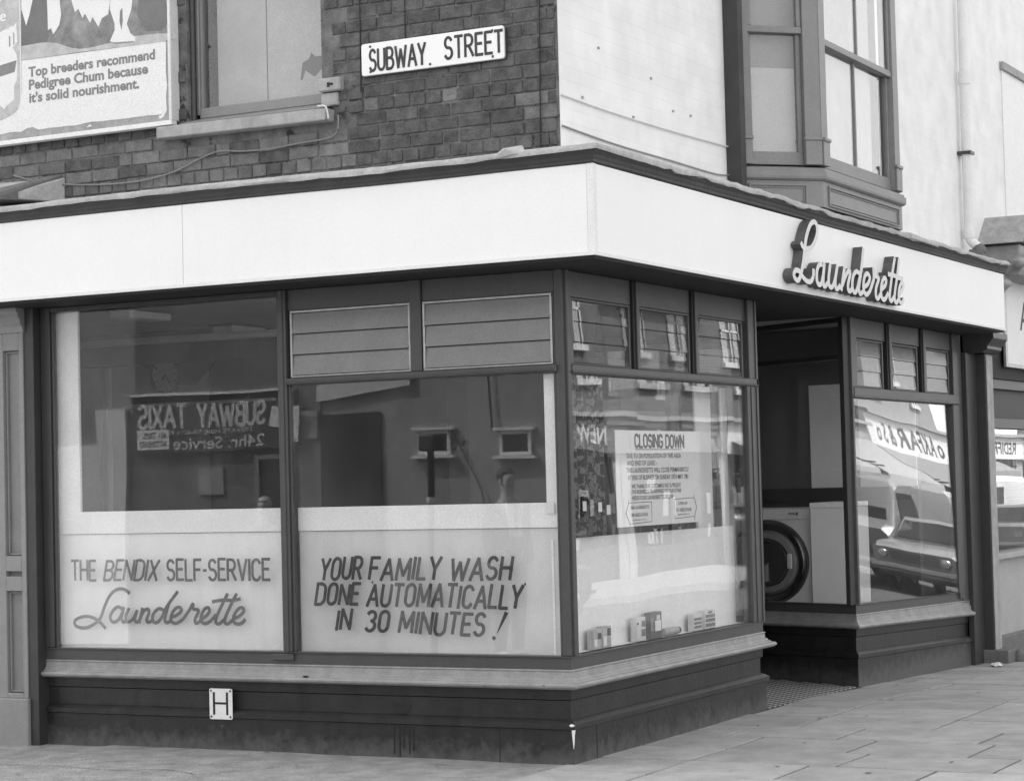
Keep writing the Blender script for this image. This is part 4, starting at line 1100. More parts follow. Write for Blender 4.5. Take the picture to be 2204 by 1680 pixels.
for si, (a, b) in enumerate(segs):
    d = (b - a).normalized(); L_ = (b - a).length
    def S(mb, s0, s1, t0, t1, z0, z1): slab(mb, a, d, s0, s1, t0, t1, z0, z1)
    # apron panel with a raised bead
    mb = MB(); e = 0.13 if si != 1 else 0.10
    for z0, z1 in ((3.645, 3.655), (3.78, 3.795)): S(mb, e, L_ - e, 0.001, 0.014, z0, z1)
    for s0 in (e, L_ - e - .015): S(mb, s0, s0 + .015, 0.001, 0.014, 3.655, 3.78)
    for z0, z1 in ((3.665, 3.672), (3.763, 3.77)): S(mb, e + .025, L_ - e - .025, 0.001, 0.008, z0, z1)
    for s0 in (e + .025, L_ - e - .032): S(mb, s0, s0 + .007, 0.001, 0.008, 3.672, 3.763)
    obj('apron_panel', mb, M['bay'], B, bevel=0.002)
    # posts
    pw = 0.16 if si == 0 else 0.13
    mb = MB(); S(mb, 0.004, pw, -0.10, 0.0, 3.936, 6.3); S(mb, L_ - 0.13, L_ - 0.004, -0.10, 0.0, 3.936, 6.3)
    S(mb, 0.004, pw + .005, 0.0, 0.015, 3.936, 4.115); S(mb, L_ - 0.135, L_ - 0.004, 0.0, 0.015, 3.936, 4.115)
    S(mb, 0.004, pw + .015, 0.0, 0.025, 4.115, 4.14); S(mb, L_ - 0.145, L_ - 0.004, 0.0, 0.025, 4.115, 4.14)
    pieces('bay_post', mb, M['bay'], B, bevel=0.003)
    s0, s1 = pw + 0.001, L_ - 0.131
    zr = 4.845 if si == 1 else 4.90
    mb = MB(); f = 0.05
    S(mb, s0, s1, -0.085, -0.045, 3.94, 4.035); S(mb, s0, s0 + f * .7, -0.085, -0.045, 4.035, zr); S(mb, s1 - f * .7, s1, -0.085, -0.045, 4.035, zr); S(mb, s0, s1, -0.085, -0.045, zr, zr + .05)
    S(mb, s0, s0 + f * .7, -0.045, -0.02, zr + 0.05, 6.3); S(mb, s1 - f * .7, s1, -0.045, -0.02, zr + .05, 6.3); S(mb, s0, s1, -0.044, -0.012, zr + 0.0, zr + 0.048)
    if si == 1: S(mb, (s0 + s1) / 2 - .012, (s0 + s1) / 2 + .012, -0.075, -0.05, 4.035, zr); S(mb, (s0 + s1) / 2 - .012, (s0 + s1) / 2 + .012, -0.04, -0.02, zr + .05, 6.3)
    Wn = obj('window', mb, M['bay'], B, bevel=0.003)
    mb = MB(); S(mb, s0 + .036, s1 - .036, -0.068, -0.064, 4.036, zr - .001); S(mb, s0 + .036, s1 - .036, -0.036, -0.032, zr + 0.051, 6.3); obj('window_pane', mb, M['glass'], Wn)
    mb = MB()
    if si == 1: S(mb, s0 + .0, s1 - 0.22, -0.125, -0.12, 4.00, 6.3)
    else: S(mb, s0 + .0, s1 - 0.0, -0.125, -0.12, 4.00, 4.66 if si == 0 else 6.3)
    obj('blind', mb, M['blind_dim' if si == 1 else 'blind'], Wn)
    if si == 0:
        mb = MB(); S(mb, s0, s1, -0.15, -0.145, 4.66, 6.3); obj('blind', mb, M['bay'], Wn)
mb = MB(); mb.box(0.003, 0.12, 2.70, 2.789, 3.66, 6.9); obj('bay_side_flashing', mb, M['paint_dark'], B, bevel=0.003)
mb = MB(); mb.box(0.003, 0.08, 5.661, 5.75, 3.62, 6.9); obj('bay_side_flashing', mb, M['bay'], B, bevel=0.003)

# rainwater pipe
mb = MB(); mb.tube([(0.075, 8.60, 9.0), (0.075, 8.60, 5.46)], 0.042, 16); mb.tube([(0.075, 8.60, 5.50), (0.075, 8.60, 5.38)], 0.055, 16); mb.tube([(0.075, 8.60, 5.38), (0.075, 8.60, 3.98)], 0.046, 16)
mb.tube([(0.075, 8.60, 3.98), (0.075, 8.60, 3.90)], 0.056, 16)
mb.tube(catmull([(0.075, 8.60, 3.92), (0.085, 8.60, 3.88), (0.12, 8.61, 3.84), (0.15, 8.62, 3.81)], 4), 0.045, 12)
rp = obj('rainwater_pipe', mb, M['whitewall'] if False else M['trim_white'], B, smooth=True)
mb = MB(); mb.box(0.0, 0.135, 8.535, 8.665, 4.70, 4.73); obj('pipe_bracket', mb, M['darkmetal'], B)
mb = MB(); mb.sphere((0.16, 8.63, 3.76), 0.07, 0.09, 0.09, 8); mb.hexa([(0.05, 8.50, 3.66), (0.26, 8.50, 3.66), (0.26, 8.75, 3.66), (0.05, 8.75, 3.66), (0.08, 8.55, 3.79), (0.20, 8.55, 3.77), (0.20, 8.70, 3.77), (0.08, 8.70, 3.80)]); obj('pipe_shoe', mb, M['slate'], B, bevel=.01)
# ================================================================== SIGNS AND THINGS ON THE BUILDING
# street name plate
mb = MB(); x0, x1, z0, z1 = -1.362, -0.335, 4.281, 4.485
def rrect(x0, x1, z0, z1, r, n=5):
    out = []
    for cx, cz, a in ((x1 - r, z1 - r, 0), (x0 + r, z1 - r, 90), (x0 + r, z0 + r, 180), (x1 - r, z0 + r, 270)):
        for i in range(n + 1): out.append((cx + r * math.cos(R_(a + 90 * i / n)), cz + r * math.sin(R_(a + 90 * i / n))))
    return out
mb.prism(rrect(x0, x1, z0, z1, .018), 'y', -0.018, 0.0)
ST = obj_at('street_sign', mb, M['fascia'], (-0.85, -0.01, 4.28), 'white metal street name plate reading SUBWAY STREET screwed to the brick wall', 'street sign', bevel=0.003)
mb = MB(); mb.prism(rrect(x0 - .004, x1 + .006, z0 - .004, z1 - .002, .018), 'y', -0.002, 0.012); obj('plate_shadow', mb, M['darkmetal'], ST)  # the sign's thin shadow, put in as a dark shape showing right and below
caps('SUBWAY', -1.300, -0.893, 4.308, 0.132, lambda u, v, d: (u, -0.0182 - d, v), .0092, 'lettering', M['paint_letter'], ST, depth=.0015, gap=.2)
caps('STREET', -0.752, -0.345, 4.322, 0.132, lambda u, v, d: (u, -0.0182 - d, v), .0092, 'lettering', M['paint_letter'], ST, depth=.0015, gap=.2)
for xq, zq in ((-1.295, 4.463), (-1.295, 4.303), (-0.86, 4.303), (-0.415, 4.460), (-0.415, 4.300)):
    mb = MB(); mb.lathe([(0.0, -0.0245), (0.006, -0.0235), (0.009, -0.018)], (xq, 0, zq), 'y', 10); obj('screw', mb, M['darkmetal'], ST)
# hydrant plate
mb = MB(); mb.prism(rrect(-2.628, -2.446, 0.195, 0.395, .012), 'y', -0.036, -0.030)
HY = obj_at('hydrant_sign', mb, M['trim_white'], (-2.537, -0.033, 0.195), 'small square white plate with a black H screwed to the base under the window', 'sign', bevel=0.002)
mb = MB(); mb.box(-2.598, -2.582, -0.038, -0.0362, 0.225, 0.372); mb.box(-2.494, -2.478, -0.038, -0.0362, 0.225, 0.372); mb.box(-2.5815, -2.4945, -0.0378, -0.0362, 0.293, 0.307); obj('lettering', mb, M['black'], HY)
for xq in (-2.613, -2.461):
    for zq in (0.213, 0.380):
        mb = MB(); mb.lathe([(0.0, -0.041), (0.006, -0.040), (0.008, -0.036)], (xq, 0, zq), 'y', 8); obj('screw', mb, M['darkmetal'], HY)
mb = MB(); mb.box(-2.60, -2.47, -0.0295, -0.013, 0.22, 0.38); obj('spacer_block', mb, M['paint_riser'], HY)
# Launderette in cut-out script on the fascia
FSCRIPT = [[(2.755, 3.317), (2.783, 3.296), (2.847, 3.287), (2.944, 3.3), (3.024, 3.345), (3.091, 3.423), (3.078, 3.48), (3.023, 3.494), (2.945, 3.463), (2.869, 3.384), (2.828, 3.309), (2.793, 3.211), (2.737, 3.112), (2.678, 3.052), (2.614, 3.054), (2.585, 3.085), (2.624, 3.116), (2.697, 3.114), (2.761, 3.081), (2.84, 3.056), (2.922, 3.059), (2.973, 3.096), (2.988, 3.145)], [(3.164, 3.2), (3.103, 3.188), (3.058, 3.146), (3.048, 3.083), (3.08, 3.049), (3.137, 3.057), (3.173, 3.101), (3.195, 3.146), (3.214, 3.204)], [(3.214, 3.204), (3.183, 3.097), (3.188, 3.049), (3.221, 3.046), (3.27, 3.069)], [(3.34, 3.208), (3.301, 3.115), (3.303, 3.062), (3.349, 3.045), (3.405, 3.074), (3.452, 3.136), (3.493, 3.21)], [(3.493, 3.21), (3.442, 3.106), (3.447, 3.049), (3.487, 3.045), (3.541, 3.07)], [(3.647, 3.205), (3.568, 3.043)], [(3.597, 3.082), (3.678, 3.157), (3.746, 3.195), (3.774, 3.174), (3.722, 3.095), (3.725, 3.051), (3.766, 3.046), (3.814, 3.069)], [(3.985, 3.195), (3.914, 3.202), (3.841, 3.159), (3.815, 3.082), (3.857, 3.042), (3.916, 3.063), (3.98, 3.144), (4.032, 3.223), (4.098, 3.389)], [(4.015, 3.182), (3.963, 3.082), (3.99, 3.04), (4.049, 3.057)], [(4.073, 3.094), (4.17, 3.124), (4.228, 3.176), (4.178, 3.206), (4.108, 3.178), (4.07, 3.104), (4.093, 3.055), (4.147, 3.045), (4.221, 3.078), (4.282, 3.134)], [(4.282, 3.134), (4.323, 3.178), (4.326, 3.256), (4.345, 3.205), (4.44, 3.189), (4.371, 3.109), (4.361, 3.046), (4.408, 3.031), (4.477, 3.069)], [(4.497, 3.107), (4.596, 3.145), (4.624, 3.189), (4.576, 3.201), (4.515, 3.155), (4.486, 3.08), (4.522, 3.033), (4.589, 3.04), (4.659, 3.086)], [(4.854, 3.375), (4.775, 3.237), (4.707, 3.1), (4.697, 3.047), (4.737, 3.033), (4.794, 3.061)], [(4.968, 3.379), (4.902, 3.235), (4.828, 3.097), (4.825, 3.039), (4.868, 3.028), (4.926, 3.061)], [(4.684, 3.238), (4.809, 3.24), (4.927, 3.229), (5.038, 3.225)], [(4.929, 3.088), (5.02, 3.139), (5.059, 3.179), (5.017, 3.195), (4.956, 3.154), (4.924, 3.088), (4.95, 3.041), (5.0, 3.031), (5.049, 3.058)]]
mb = MB(); k = 0
for s in FSCRIPT: k = ribbon(mb, catmull(s, 6), 0.026, 0.018, lambda u, v, d: (0.456 + d, u, v), 0.072, 0.000006, k, side=1)
LS = obj_at('script_sign', mb, [M['letter_face'], M['letter_side']], (0.46, 3.8, 3.0), 'raised cut-out script letters spelling Launderette on the white fascia above the entrance', 'shop sign')
mb = MB()
for yq, zq in ((2.70, 3.09), (3.3, 3.05), (4.0, 3.08), (4.85, 3.1)): mb.tube([(0.453, yq, zq), (0.47, yq, zq)], 0.006, 6)
obj('fixing_pin', mb, M['darkmetal'], LS)

# advertisement hoarding with a poster
HB = thing('hoarding', 'wall-mounted poster hoarding with a peeling dog food advertisement, beside the first floor window', 'billboard', (-3.6, 0.0, 4.13))
mb = MB(); mb.box(-6.6, -2.845, -0.045, 0.035, 4.15, 6.4); obj('backing_board', mb, M['stone'], HB)
mb = MB(); mb.box(-6.6, -2.825, -0.062, 0.0, 4.117, 4.148); obj('frame', mb, M['trim_white'], HB, bevel=.003)
mb = MB(); mb.box(-2.846, -2.822, -0.062, 0.034, 4.1485, 6.4); obj('frame', mb, M['offwhite'], HB, bevel=.003)
# torn lower edge of the sheet
TP = lambda u, v, d: (u, -0.0475 - d, v)
r_ = random.Random(4)
low = []; n = 70
for i in range(n + 1):
    x = -6.5 + (6.5 - 2.882) * i / n
    low.append((x, 4.198 + 0.010 * noise.noise(Vector((x * 7, 0, 0))) + 0.008 * noise.noise(Vector((x * 31, 0, 0))) + (0.02 if r_.random() < .05 else 0)))
rgt = []
for i in range(26):
    z = 4.22 + (6.35 - 4.22) * i / 25
    rgt.append((-2.872 + 0.010 * noise.noise(Vector((z * 9, 5, 0))), z))
mb = MB(); mb.prism(low + rgt + [(-6.5, 6.35)], 'y', -0.0475, -0.046); sheet = obj('poster', mb, M['paper'], HB)
def flat(name, polys, m, d, parent):
    mb = MB()
    for pl in polys: mb.prism(pl, 'y', -0.0475 - d, -0.0475 - d + .0006)
    return obj(name, mb, M[m], parent)
def wav(pts, k=5): return catmull(pts, k)
flat('picture', [[(-4.110, 4.692), (-2.848, 4.681), (-2.840, 6.3), (-4.10, 6.3)]], 'greysheet', .0010, sheet)
flat('picture_ground', [wav([(-4.108, 4.694), (-3.6, 4.692), (-2.850, 4.683), (-2.852, 4.73), (-3.13, 4.745), (-3.33, 4.725), (-3.6, 4.715), (-3.85, 4.79), (-4.108, 4.792)], 4)], 'greylight', .0018, sheet)
flat('picture_shadow', [wav([(-4.104, 4.80), (-4.0, 4.765), (-3.88, 4.80), (-3.86, 4.95), (-3.90, 5.2), (-4.1, 5.2)], 4)], 'darkrender', .0016, sheet)
flat('picture_shadow', [wav([(-3.03, 4.765), (-2.87, 4.77), (-2.86, 4.93), (-2.95, 5.2), (-3.06, 5.2), (-3.10, 4.88)], 4)], 'darkrender', .0016, sheet)
leg = [(-3.315, 5.25), (-3.33, 4.951), (-3.292, 4.849), (-3.293, 4.806), (-3.334, 4.736), (-3.295, 4.715), (-3.200, 4.712), (-3.122, 4.708), (-3.121, 4.735), (-3.16, 4.769), (-3.190, 4.836), (-3.150, 4.928), (-3.12, 5.1), (-3.11, 5.25)]
fur = [(-3.70, 5.25), (-3.66, 5.06), (-3.63, 4.97), (-3.60, 4.99), (-3.565, 4.92), (-3.545, 4.95), (-3.50, 4.88), (-3.48, 4.92), (-3.43, 4.845), (-3.40, 4.90), (-3.345, 4.92), (-3.33, 5.0), (-3.32, 5.25)]
leg2 = [(-3.88, 5.25), (-3.87, 5.018), (-3.868, 4.876), (-3.84, 4.885), (-3.823, 4.843), (-3.802, 4.86), (-3.767, 4.90), (-3.750, 4.971), (-3.76, 5.05), (-3.77, 5.25)]
leg3 = [(-4.10, 5.25), (-4.10, 5.05), (-4.06, 4.93), (-4.03, 5.0), (-4.0, 5.1), (-3.99, 5.25)]
flat('picture_animal', [leg, fur, leg2, leg3], 'paper', .0026, sheet)
flat('picture_toes', [[(-3.33, 4.732), (-3.29, 4.713), (-3.20, 4.708), (-3.13, 4.706), (-3.13, 4.712), (-3.2, 4.716), (-3.29, 4.722)], [(-3.245, 4.93), (-3.225, 4.95), (-3.222, 4.86), (-3.235, 4.80), (-3.25, 4.86)]], 'ink_grey', .0034, sheet)
flat('picture_panel', [[(-4.9, 6.3), (-4.9, 4.27), (-4.299, 4.295)] + wav([(-4.299, 4.295), (-4.186, 4.33), (-4.135, 4.38), (-4.122, 4.50), (-4.118, 4.71), (-4.122, 5.2), (-4.122, 6.3)], 5)[1:]], 'greylight', .0010, sheet)
flat('picture_shape', [[(-4.6, 4.80), (-4.286, 4.916), (-4.233, 4.933), (-4.226, 4.921), (-4.196, 4.946), (-4.174, 4.938), (-4.150, 4.963), (-4.140, 4.829), (-4.184, 4.794), (-4.148, 4.737), (-4.143, 4.69), (-4.150, 4.563), (-4.175, 4.526), (-4.177, 4.427), (-4.252, 4.389), (-4.267, 4.367), (-4.297, 4.394), (-4.6, 4.40)]], 'paper', .0018, sheet)
flat('picture_stroke', [[(-4.215, 4.80), (-4.205, 4.80), (-4.205, 4.87), (-4.215, 4.88)], [(-4.176, 4.81), (-4.168, 4.81), (-4.168, 4.89), (-4.176, 4.90)], [(-4.6, 4.64), (-4.15, 4.70), (-4.17, 4.62), (-4.6, 4.56)]], 'ink_grey', .0026, sheet)
flat('sheet_edge', [[(-4.120, 4.46), (-4.112, 4.46), (-4.100, 6.3), (-4.108, 6.3)]], 'trim_white', .0034, sheet)
for ln, xa, xb, za, zb in (('Top breeders recommend', -4.048, -2.960, 4.548, 4.640), ('Pedigree Chum because', -4.046, -3.020, 4.458, 4.552), ("it's solid nourishment.", -4.045, -3.096, 4.388, 4.462)):
    text_mesh(ln, xa, xb, za, zb, TP, 'lettering', M['ink_grey'], sheet, offset=0.034, depth=.0012)
text_mesh('e', -4.295, -4.235, 4.985, 5.04, TP, 'lettering', M['paper'], sheet, offset=0.03, depth=.0030)
mb = MB(); mb.prism([(-2.93, 4.165), (-2.90, 4.175), (-2.885, 4.20), (-2.91, 4.195), (-2.94, 4.185)], 'y', -0.0485, -0.046); mb.prism([(-3.55, 4.17), (-3.50, 4.175), (-3.52, 4.19)], 'y', -0.0485, -0.046); obj('torn_scrap', mb, M['paper'], HB)

# closing notice in the first main road window
mb = MB(); mb.box(-0.030, -0.026, 0.765, 2.125, 1.385, 2.002)
NT = obj_at('closing_notice', mb, M['paper'], (-0.028, 1.44, 1.385), 'large hand lettered closing down notice taped inside the window left of the entrance', 'notice')
TN = lambda u, v, d: (-0.0258 + d, u, v)
ny = lambda c: 0.765 + (c - 100) / 1450 * 1.36
nz_ = lambda r: 2.002 - (r - 60) / 1500 * 0.617
caps('CLOSING', ny(415), ny(880), nz_(322), 0.080, TN, .0085, 'lettering', M['black'], NT, depth=.001)
caps('DOWN', ny(940), ny(1255), nz_(324), 0.080, TN, .0085, 'lettering', M['black'], NT, depth=.001)
mb = MB(); mb.box(-0.0258, -0.0248, ny(415), ny(1220), nz_(364), nz_(352)); obj('underline', mb, M['black'], NT)
for t_, c0, c1, r0, r1 in (('DUE TO DE-POPULATION OF THIS AREA', 275, 1200, 497, 417), ('AND END OF LEASE :-', 275, 780, 610, 532), ('THIS LAUNDERETTE WILL CLOSE PERMANENTLY', 265, 1335, 724, 645), ('AT END OF BUSINESS ON SUNDAY 10TH MAY 1981', 285, 1320, 838, 760),
                           ('WE THANK OUR CUSTOMERS PAST & PRESENT', 345, 1185, 972, 903), ('- THE BUSINESS IS TRANSFERRED TO OUR OTHER', 320, 1190, 1056, 990), ('HESSLE ROAD LAUNDERETTES BELOW', 345, 1045, 1152, 1085),
                           ('R&R LAUNDERETTE', 320, 625, 1292, 1240), ('588 HESSLE ROAD', 320, 600, 1410, 1355), ('(CORNER OF ST. )', 340, 590, 1480, 1450), ('COIN-OP', 1130, 1290, 1262, 1212), ('311 HESSLE ROAD', 1090, 1365, 1372, 1315), ('(NEAR DEE ST.)', 1120, 1330, 1440, 1405)):
    text_mesh(t_, ny(c0), ny(c1), nz_(r0), nz_(r1), TN, 'lettering', M['ink'], NT, offset=0.012, depth=.001)
mb = MB(); k = 0
for s in ([(665, 1190), (285, 1190), (285, 1150)], [(285, 1200), (240, 1350), (300, 1520), (300, 1550)], [(300, 1520), (665, 1500), (665, 1190)], [(1055, 1165), (1415, 1155), (1415, 1110)], [(1420, 1155), (1460, 1310), (1420, 1460), (1420, 1525)], [(1420, 1462), (1065, 1480), (1055, 1165)]):
    k = ribbon(mb, [(ny(c), nz_(r)) for c, r in s], .003, .002, TN, .001, .00001, k, side=0)
obj('arrow_box', mb, M['ink'], NT)
mb = MB()
for yq, zq in ((1.42, 1.995), (0.80, 1.40), (2.09, 1.39)): mb.box(-0.0256, -0.0246, yq, yq + .05, zq - .012, zq + .012)
obj('sticky_tape', mb, M['paper'], NT)

# soap packets on the window ledge
SB = 'packets on the ledge of the first main road window'
def packet(y0, y1, z1, label, front, marks, d=0.045, xf=-0.055):
    mb = MB(); mb.box(xf - d, xf, y0, y1, 0.641, z1)
    o = obj_at('soap_packet', mb, M[front], (xf, (y0 + y1) / 2, 0.641), label, 'packet', bevel=.002, group=SB)
    for (a, b, c, e, m_) in marks:
        m2 = MB(); m2.box(xf + .0002, xf + .0014, y0 + a * (y1 - y0), y0 + b * (y1 - y0), 0.641 + c * (z1 - .641), 0.641 + e * (z1 - .641)); obj('printed_block', m2, M[m_], o)
    return o
packet(0.435, 0.555, 0.765, 'leftmost soap packet on the ledge, grey with a pale zigzag', 'greylight', [(.1, .4, .15, .5, 'white'), (.5, .9, .5, .8, 'ink')])
packet(0.565, 0.690, 0.775, 'soap packet with a dark arch, second from the left on the ledge', 'greylight', [(.1, .45, .1, .55, 'white'), (.55, .95, .55, .9, 'ink')])
packet(1.075, 1.215, 0.795, 'pale soap packet with two grey blocks left of the dark box', 'offwhite', [(.55, .95, .6, .85, 'ink_grey'), (.5, .95, .2, .5, 'ink_grey'), (.05, .2, .7, .8, 'ink')])
packet(1.290, 1.470, 0.814, 'tall dark soap powder box with a white oval panel, in the middle of the ledge', 'darkrender', [(.4, .92, .28, .68, 'white'), (.55, .85, .7, .88, 'offwhite'), (.05, .25, .3, .8, 'render')])
packet(2.005, 2.140, 0.760, 'pale striped packet, left one of the pair near the window end', 'offwhite', [(.05, .95, .15, .3, 'ink_grey'), (.05, .95, .38, .52, 'ink_grey'), (.05, .95, .6, .75, 'ink_grey')])
packet(2.200, 2.385, 0.768, 'pale striped packet with a peaked top, rightmost on the ledge', 'offwhite', [(.05, .95, .12, .3, 'ink_grey'), (.05, .95, .38, .55, 'ink_grey'), (.05, .95, .62, .78, 'ink_grey'), (.3, .7, .82, .95, 'ink_grey')])
mb = MB(); mb.tube([(-0.08, 1.53, 0.668), (-0.08, 1.76, 0.668)], 0.026, 12); tb = obj_at('tube', mb, M['greylight'], (-0.08, 1.65, 0.641), 'small tube lying on its side on the ledge right of the dark box', 'tube', smooth=True)
mb = MB(); mb.tube([(-0.08, 1.761, 0.668), (-0.08, 1.80, 0.668)], 0.022, 12); obj('tube_cap', mb, M['ink'], tb, smooth=True)

# patterned curtain at the left end of that window
mb = MB(); n = 60
for i in range(n + 1):
    y = 0.10 + 0.58 * i / n; x = -0.075 + 0.022 * math.sin(i * 0.78) + 0.01 * math.sin(i * 0.31)
    for z in (1.342, 1.7, 2.05, 2.33): mb.v += [(x + 0.004 * math.sin(z * 9 + i), y, z)]
for i in range(n):
    for j in range(3):
        a = i * 4 + j; mb.f.append((a, a + 4, a + 5, a + 1)); mb.m.append(0)
cu = obj_at('curtain', mb, M['curtain'], (-0.17, 0.45, 1.34), 'leafy patterned dark curtain hanging behind the glass next to the corner post', 'curtain', smooth=True)
sm = cu.modifiers.new('thickness', 'SOLIDIFY'); sm.thickness = 0.003
mb = MB()
for yq, zq in ((0.30, 1.50), (0.52, 1.49), (0.64, 1.47)):
    mb.box(-0.040, -0.037, yq, yq + 0.05, zq, zq + 0.06)
obj('paper_tag', mb, M['paper'], cu)
# venetian strips at the right end
mb = MB(); mb.box(-0.19, -0.17, 2.88, 2.98, 1.2, 2.33); obj_at('hanging_strip', mb, M['white'], (-0.18, 2.93, 1.2), 'narrow white fabric strip at the very right end of the first main road window', 'blind', bevel=.004)
mb = MB(); mb.box(-0.19, -0.17, 2.40, 2.68, 1.2, 2.33); obj_at('hanging_strip', mb, M['offwhite'], (-0.13, 2.7, 1.34), 'pale fabric strip hanging near the right end of the first main road window', 'blind', bevel=.004)
# wall clock and lamps
CK = thing('wall_clock', 'round wall clock with a dark rim seen through the left shop window', 'clock', (-5.85, 3.89, 2.72))
mb = MB(); mb.lathe([(0.0, 0.0), (0.165, 0.0), (0.165, -0.05), (0.140, -0.055), (0.140, -0.03)], (-5.88, 3.90, 2.72), 'y', 32); obj('clock_case', mb, M['darkmetal'], CK, smooth=True)
mb = MB(); mb.lathe([(0.139, -0.032), (0.0, -0.033)], (-5.88, 3.90, 2.72), 'y', 32); obj('clock_face', mb, M['offwhite'], CK)
for a, l, w in ((125, .095, .006), (60, .055, .008)):
    mb = MB(); c, s_ = math.cos(R_(a - 180)), math.sin(R_(a - 180)); mb.hexa([(-5.88 - s_ * w, 3.862, 2.72 + c * w), (-5.88 + c * l - s_ * w, 3.862, 2.72 + s_ * l + c * w), (-5.88 + c * l + s_ * w, 3.862, 2.72 + s_ * l - c * w), (-5.88 + s_ * w, 3.862, 2.72 - c * w), (-5.88 - s_ * w, 3.858, 2.72 + c * w), (-5.88 + c * l - s_ * w, 3.858, 2.72 + s_ * l + c * w), (-5.88 + c * l + s_ * w, 3.858, 2.72 + s_ * l - c * w), (-5.88 + s_ * w, 3.858, 2.72 - c * w)]); obj('clock_hand', mb, M['black'], CK)
mb = MB()
for k in range(12):
    c, s_ = math.cos(R_(30 * k)), math.sin(R_(30 * k)); mb.box(-5.88 + c * .115 - .005, -5.88 + c * .115 + .005, 3.862, 3.865, 2.72 + s_ * .115 - .007, 2.72 + s_ * .115 + .007)
obj('clock_marks', mb, M['black'], CK)
for i, (x, y, lb) in enumerate(((-4.25, 1.42, 'pale box lamp on the shop ceiling near the left window'), (-4.6, 3.2, 'pale box lamp on the shop ceiling further back near the clock'))):
    mb = MB(); mb.box(x - .10, x + .10, y - .25, y + .25, 2.98, 3.049); t_ = obj_at('ceiling_lamp', mb, M['white'], (x, y, 3.05), lb, 'ceiling lamp', bevel=.01, group='unlit lamps on the shop ceiling')
    mb = MB(); mb.box(x - .12, x + .12, y - .27, y + .27, 3.03, 3.0485); obj('lamp_tray', mb, M['darkmetal'], t_)
mb = MB(); mb.box(-6.3, -4.7, 3.80, 3.86, 2.44, 2.465); obj_at('wall_shelf', mb, M['white'], (-5.5, 3.85, 2.44), 'thin white shelf on the shop wall below the round clock', 'shelf')

# washing machine behind the entrance glass
WM = thing('washing_machine', 'large front loading washing machine with a round dark door, seen through the entrance window', 'washing machine', (-1.25, 6.6, 0.05))
mb = MB(); mb.box(-1.80, -0.762, 6.302, 7.1, 0.45, 1.392); obj('cabinet', mb, M['machine'], WM, bevel=.008)
mb = MB(); mb.box(-1.80, -0.762, 6.32, 7.1, 0.05, 0.448); obj('machine_plinth', mb, M['darkmetal'], WM)
mb = MB(); mb.box(-1.80, -0.762, 6.287, 6.301, 1.30, 1.392); obj('control_panel', mb, M['machine'], WM, bevel=.003)
C0 = (-1.165, 6.302, 0.925)
mb = MB(); mb.lathe([(0.0, -0.02), (0.365, -0.02), (0.372, -0.012), (0.372, 0.0)], C0, 'y', 48); obj('door_surround', mb, M['darkmetal'], WM, smooth=True)
mb = MB(); mb.lathe([(0.285, -0.022), (0.300, -0.05), (0.335, -0.052), (0.358, -0.022)], C0, 'y', 48); obj('door_ring', mb, M['ringmetal'], WM, smooth=True)
mb = MB(); mb.lathe([(0.205, -0.03), (0.215, -0.075), (0.262, -0.070), (0.282, -0.022)], C0, 'y', 48); dr = obj('door', mb, M['doorgrey'], WM, smooth=True)
mb = MB(); mb.lathe([(0.204, -0.03), (0.196, -0.070), (0.182, -0.074), (0.17, -0.045), (0.0, -0.02)], C0, 'y', 48); obj('door_glass', mb, M['carglass'], dr, smooth=True)
mb = MB(); mb.box(-0.965, -0.925, 6.205, 6.232, 0.87, 1.0); obj('door_handle', mb, M['greylight'], dr, bevel=.006)
mb = MB(); mb.lathe([(0, -0.03), (0.022, -0.03), (0.024, 0)], (-1.25, 6.287, 1.345), 'y', 14); obj('control_knob', mb, M['black'], WM)
mb = MB(); mb.box(-1.33, -1.31, 6.283, 6.2865, 1.325, 1.37); obj('switch', mb, M['black'], WM)
mb = MB(); k = 0
for s in ([(-.97, 1.345), (-.955, 1.36), (-.945, 1.345), (-.955, 1.335)], [(-.945, 1.345), (-.93, 1.355), (-.92, 1.34), (-.905, 1.35)], [(-.90, 1.36), (-.88, 1.335)], [(-.90, 1.335), (-.88, 1.36)]): k = ribbon(mb, s, .004, .004, lambda u, v, d: (u, 6.2868 - d, v), .001, .00002, k, side=0)
obj('maker_badge', mb, M['black'], WM)
mb = MB(); mb.box(-0.755, -0.445, 6.25, 6.9, 0.35, 1.395); CB = obj_at('side_cabinet', mb, M['machine_side'], (-0.53, 6.25, 0.35), 'white panelled cabinet standing right of the washing machine', 'cabinet', bevel=.004)
mb = MB(); mb.box(-0.757, -0.443, 6.245, 6.9, 1.397, 1.44); obj('cabinet_top', mb, M['white'], CB, bevel=.003)
mb = MB(); mb.box(-1.9, -0.2, 7.4, 7.5, 1.44, 1.56); obj_at('worktop', mb, M['black'], (-1, 7.45, 1.44), 'dark shelf edge behind the washing machine', 'shelf')
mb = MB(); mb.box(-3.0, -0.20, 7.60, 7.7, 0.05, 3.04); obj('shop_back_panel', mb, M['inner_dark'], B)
mb = MB(); mb.box(-1.22, -0.78, 7.585, 7.598, 1.56, 2.52); mb.box(-0.74, -0.2, 7.58, 7.599, 1.56, 2.62); obj('wall_panel', mb, M['machine_side'], B)

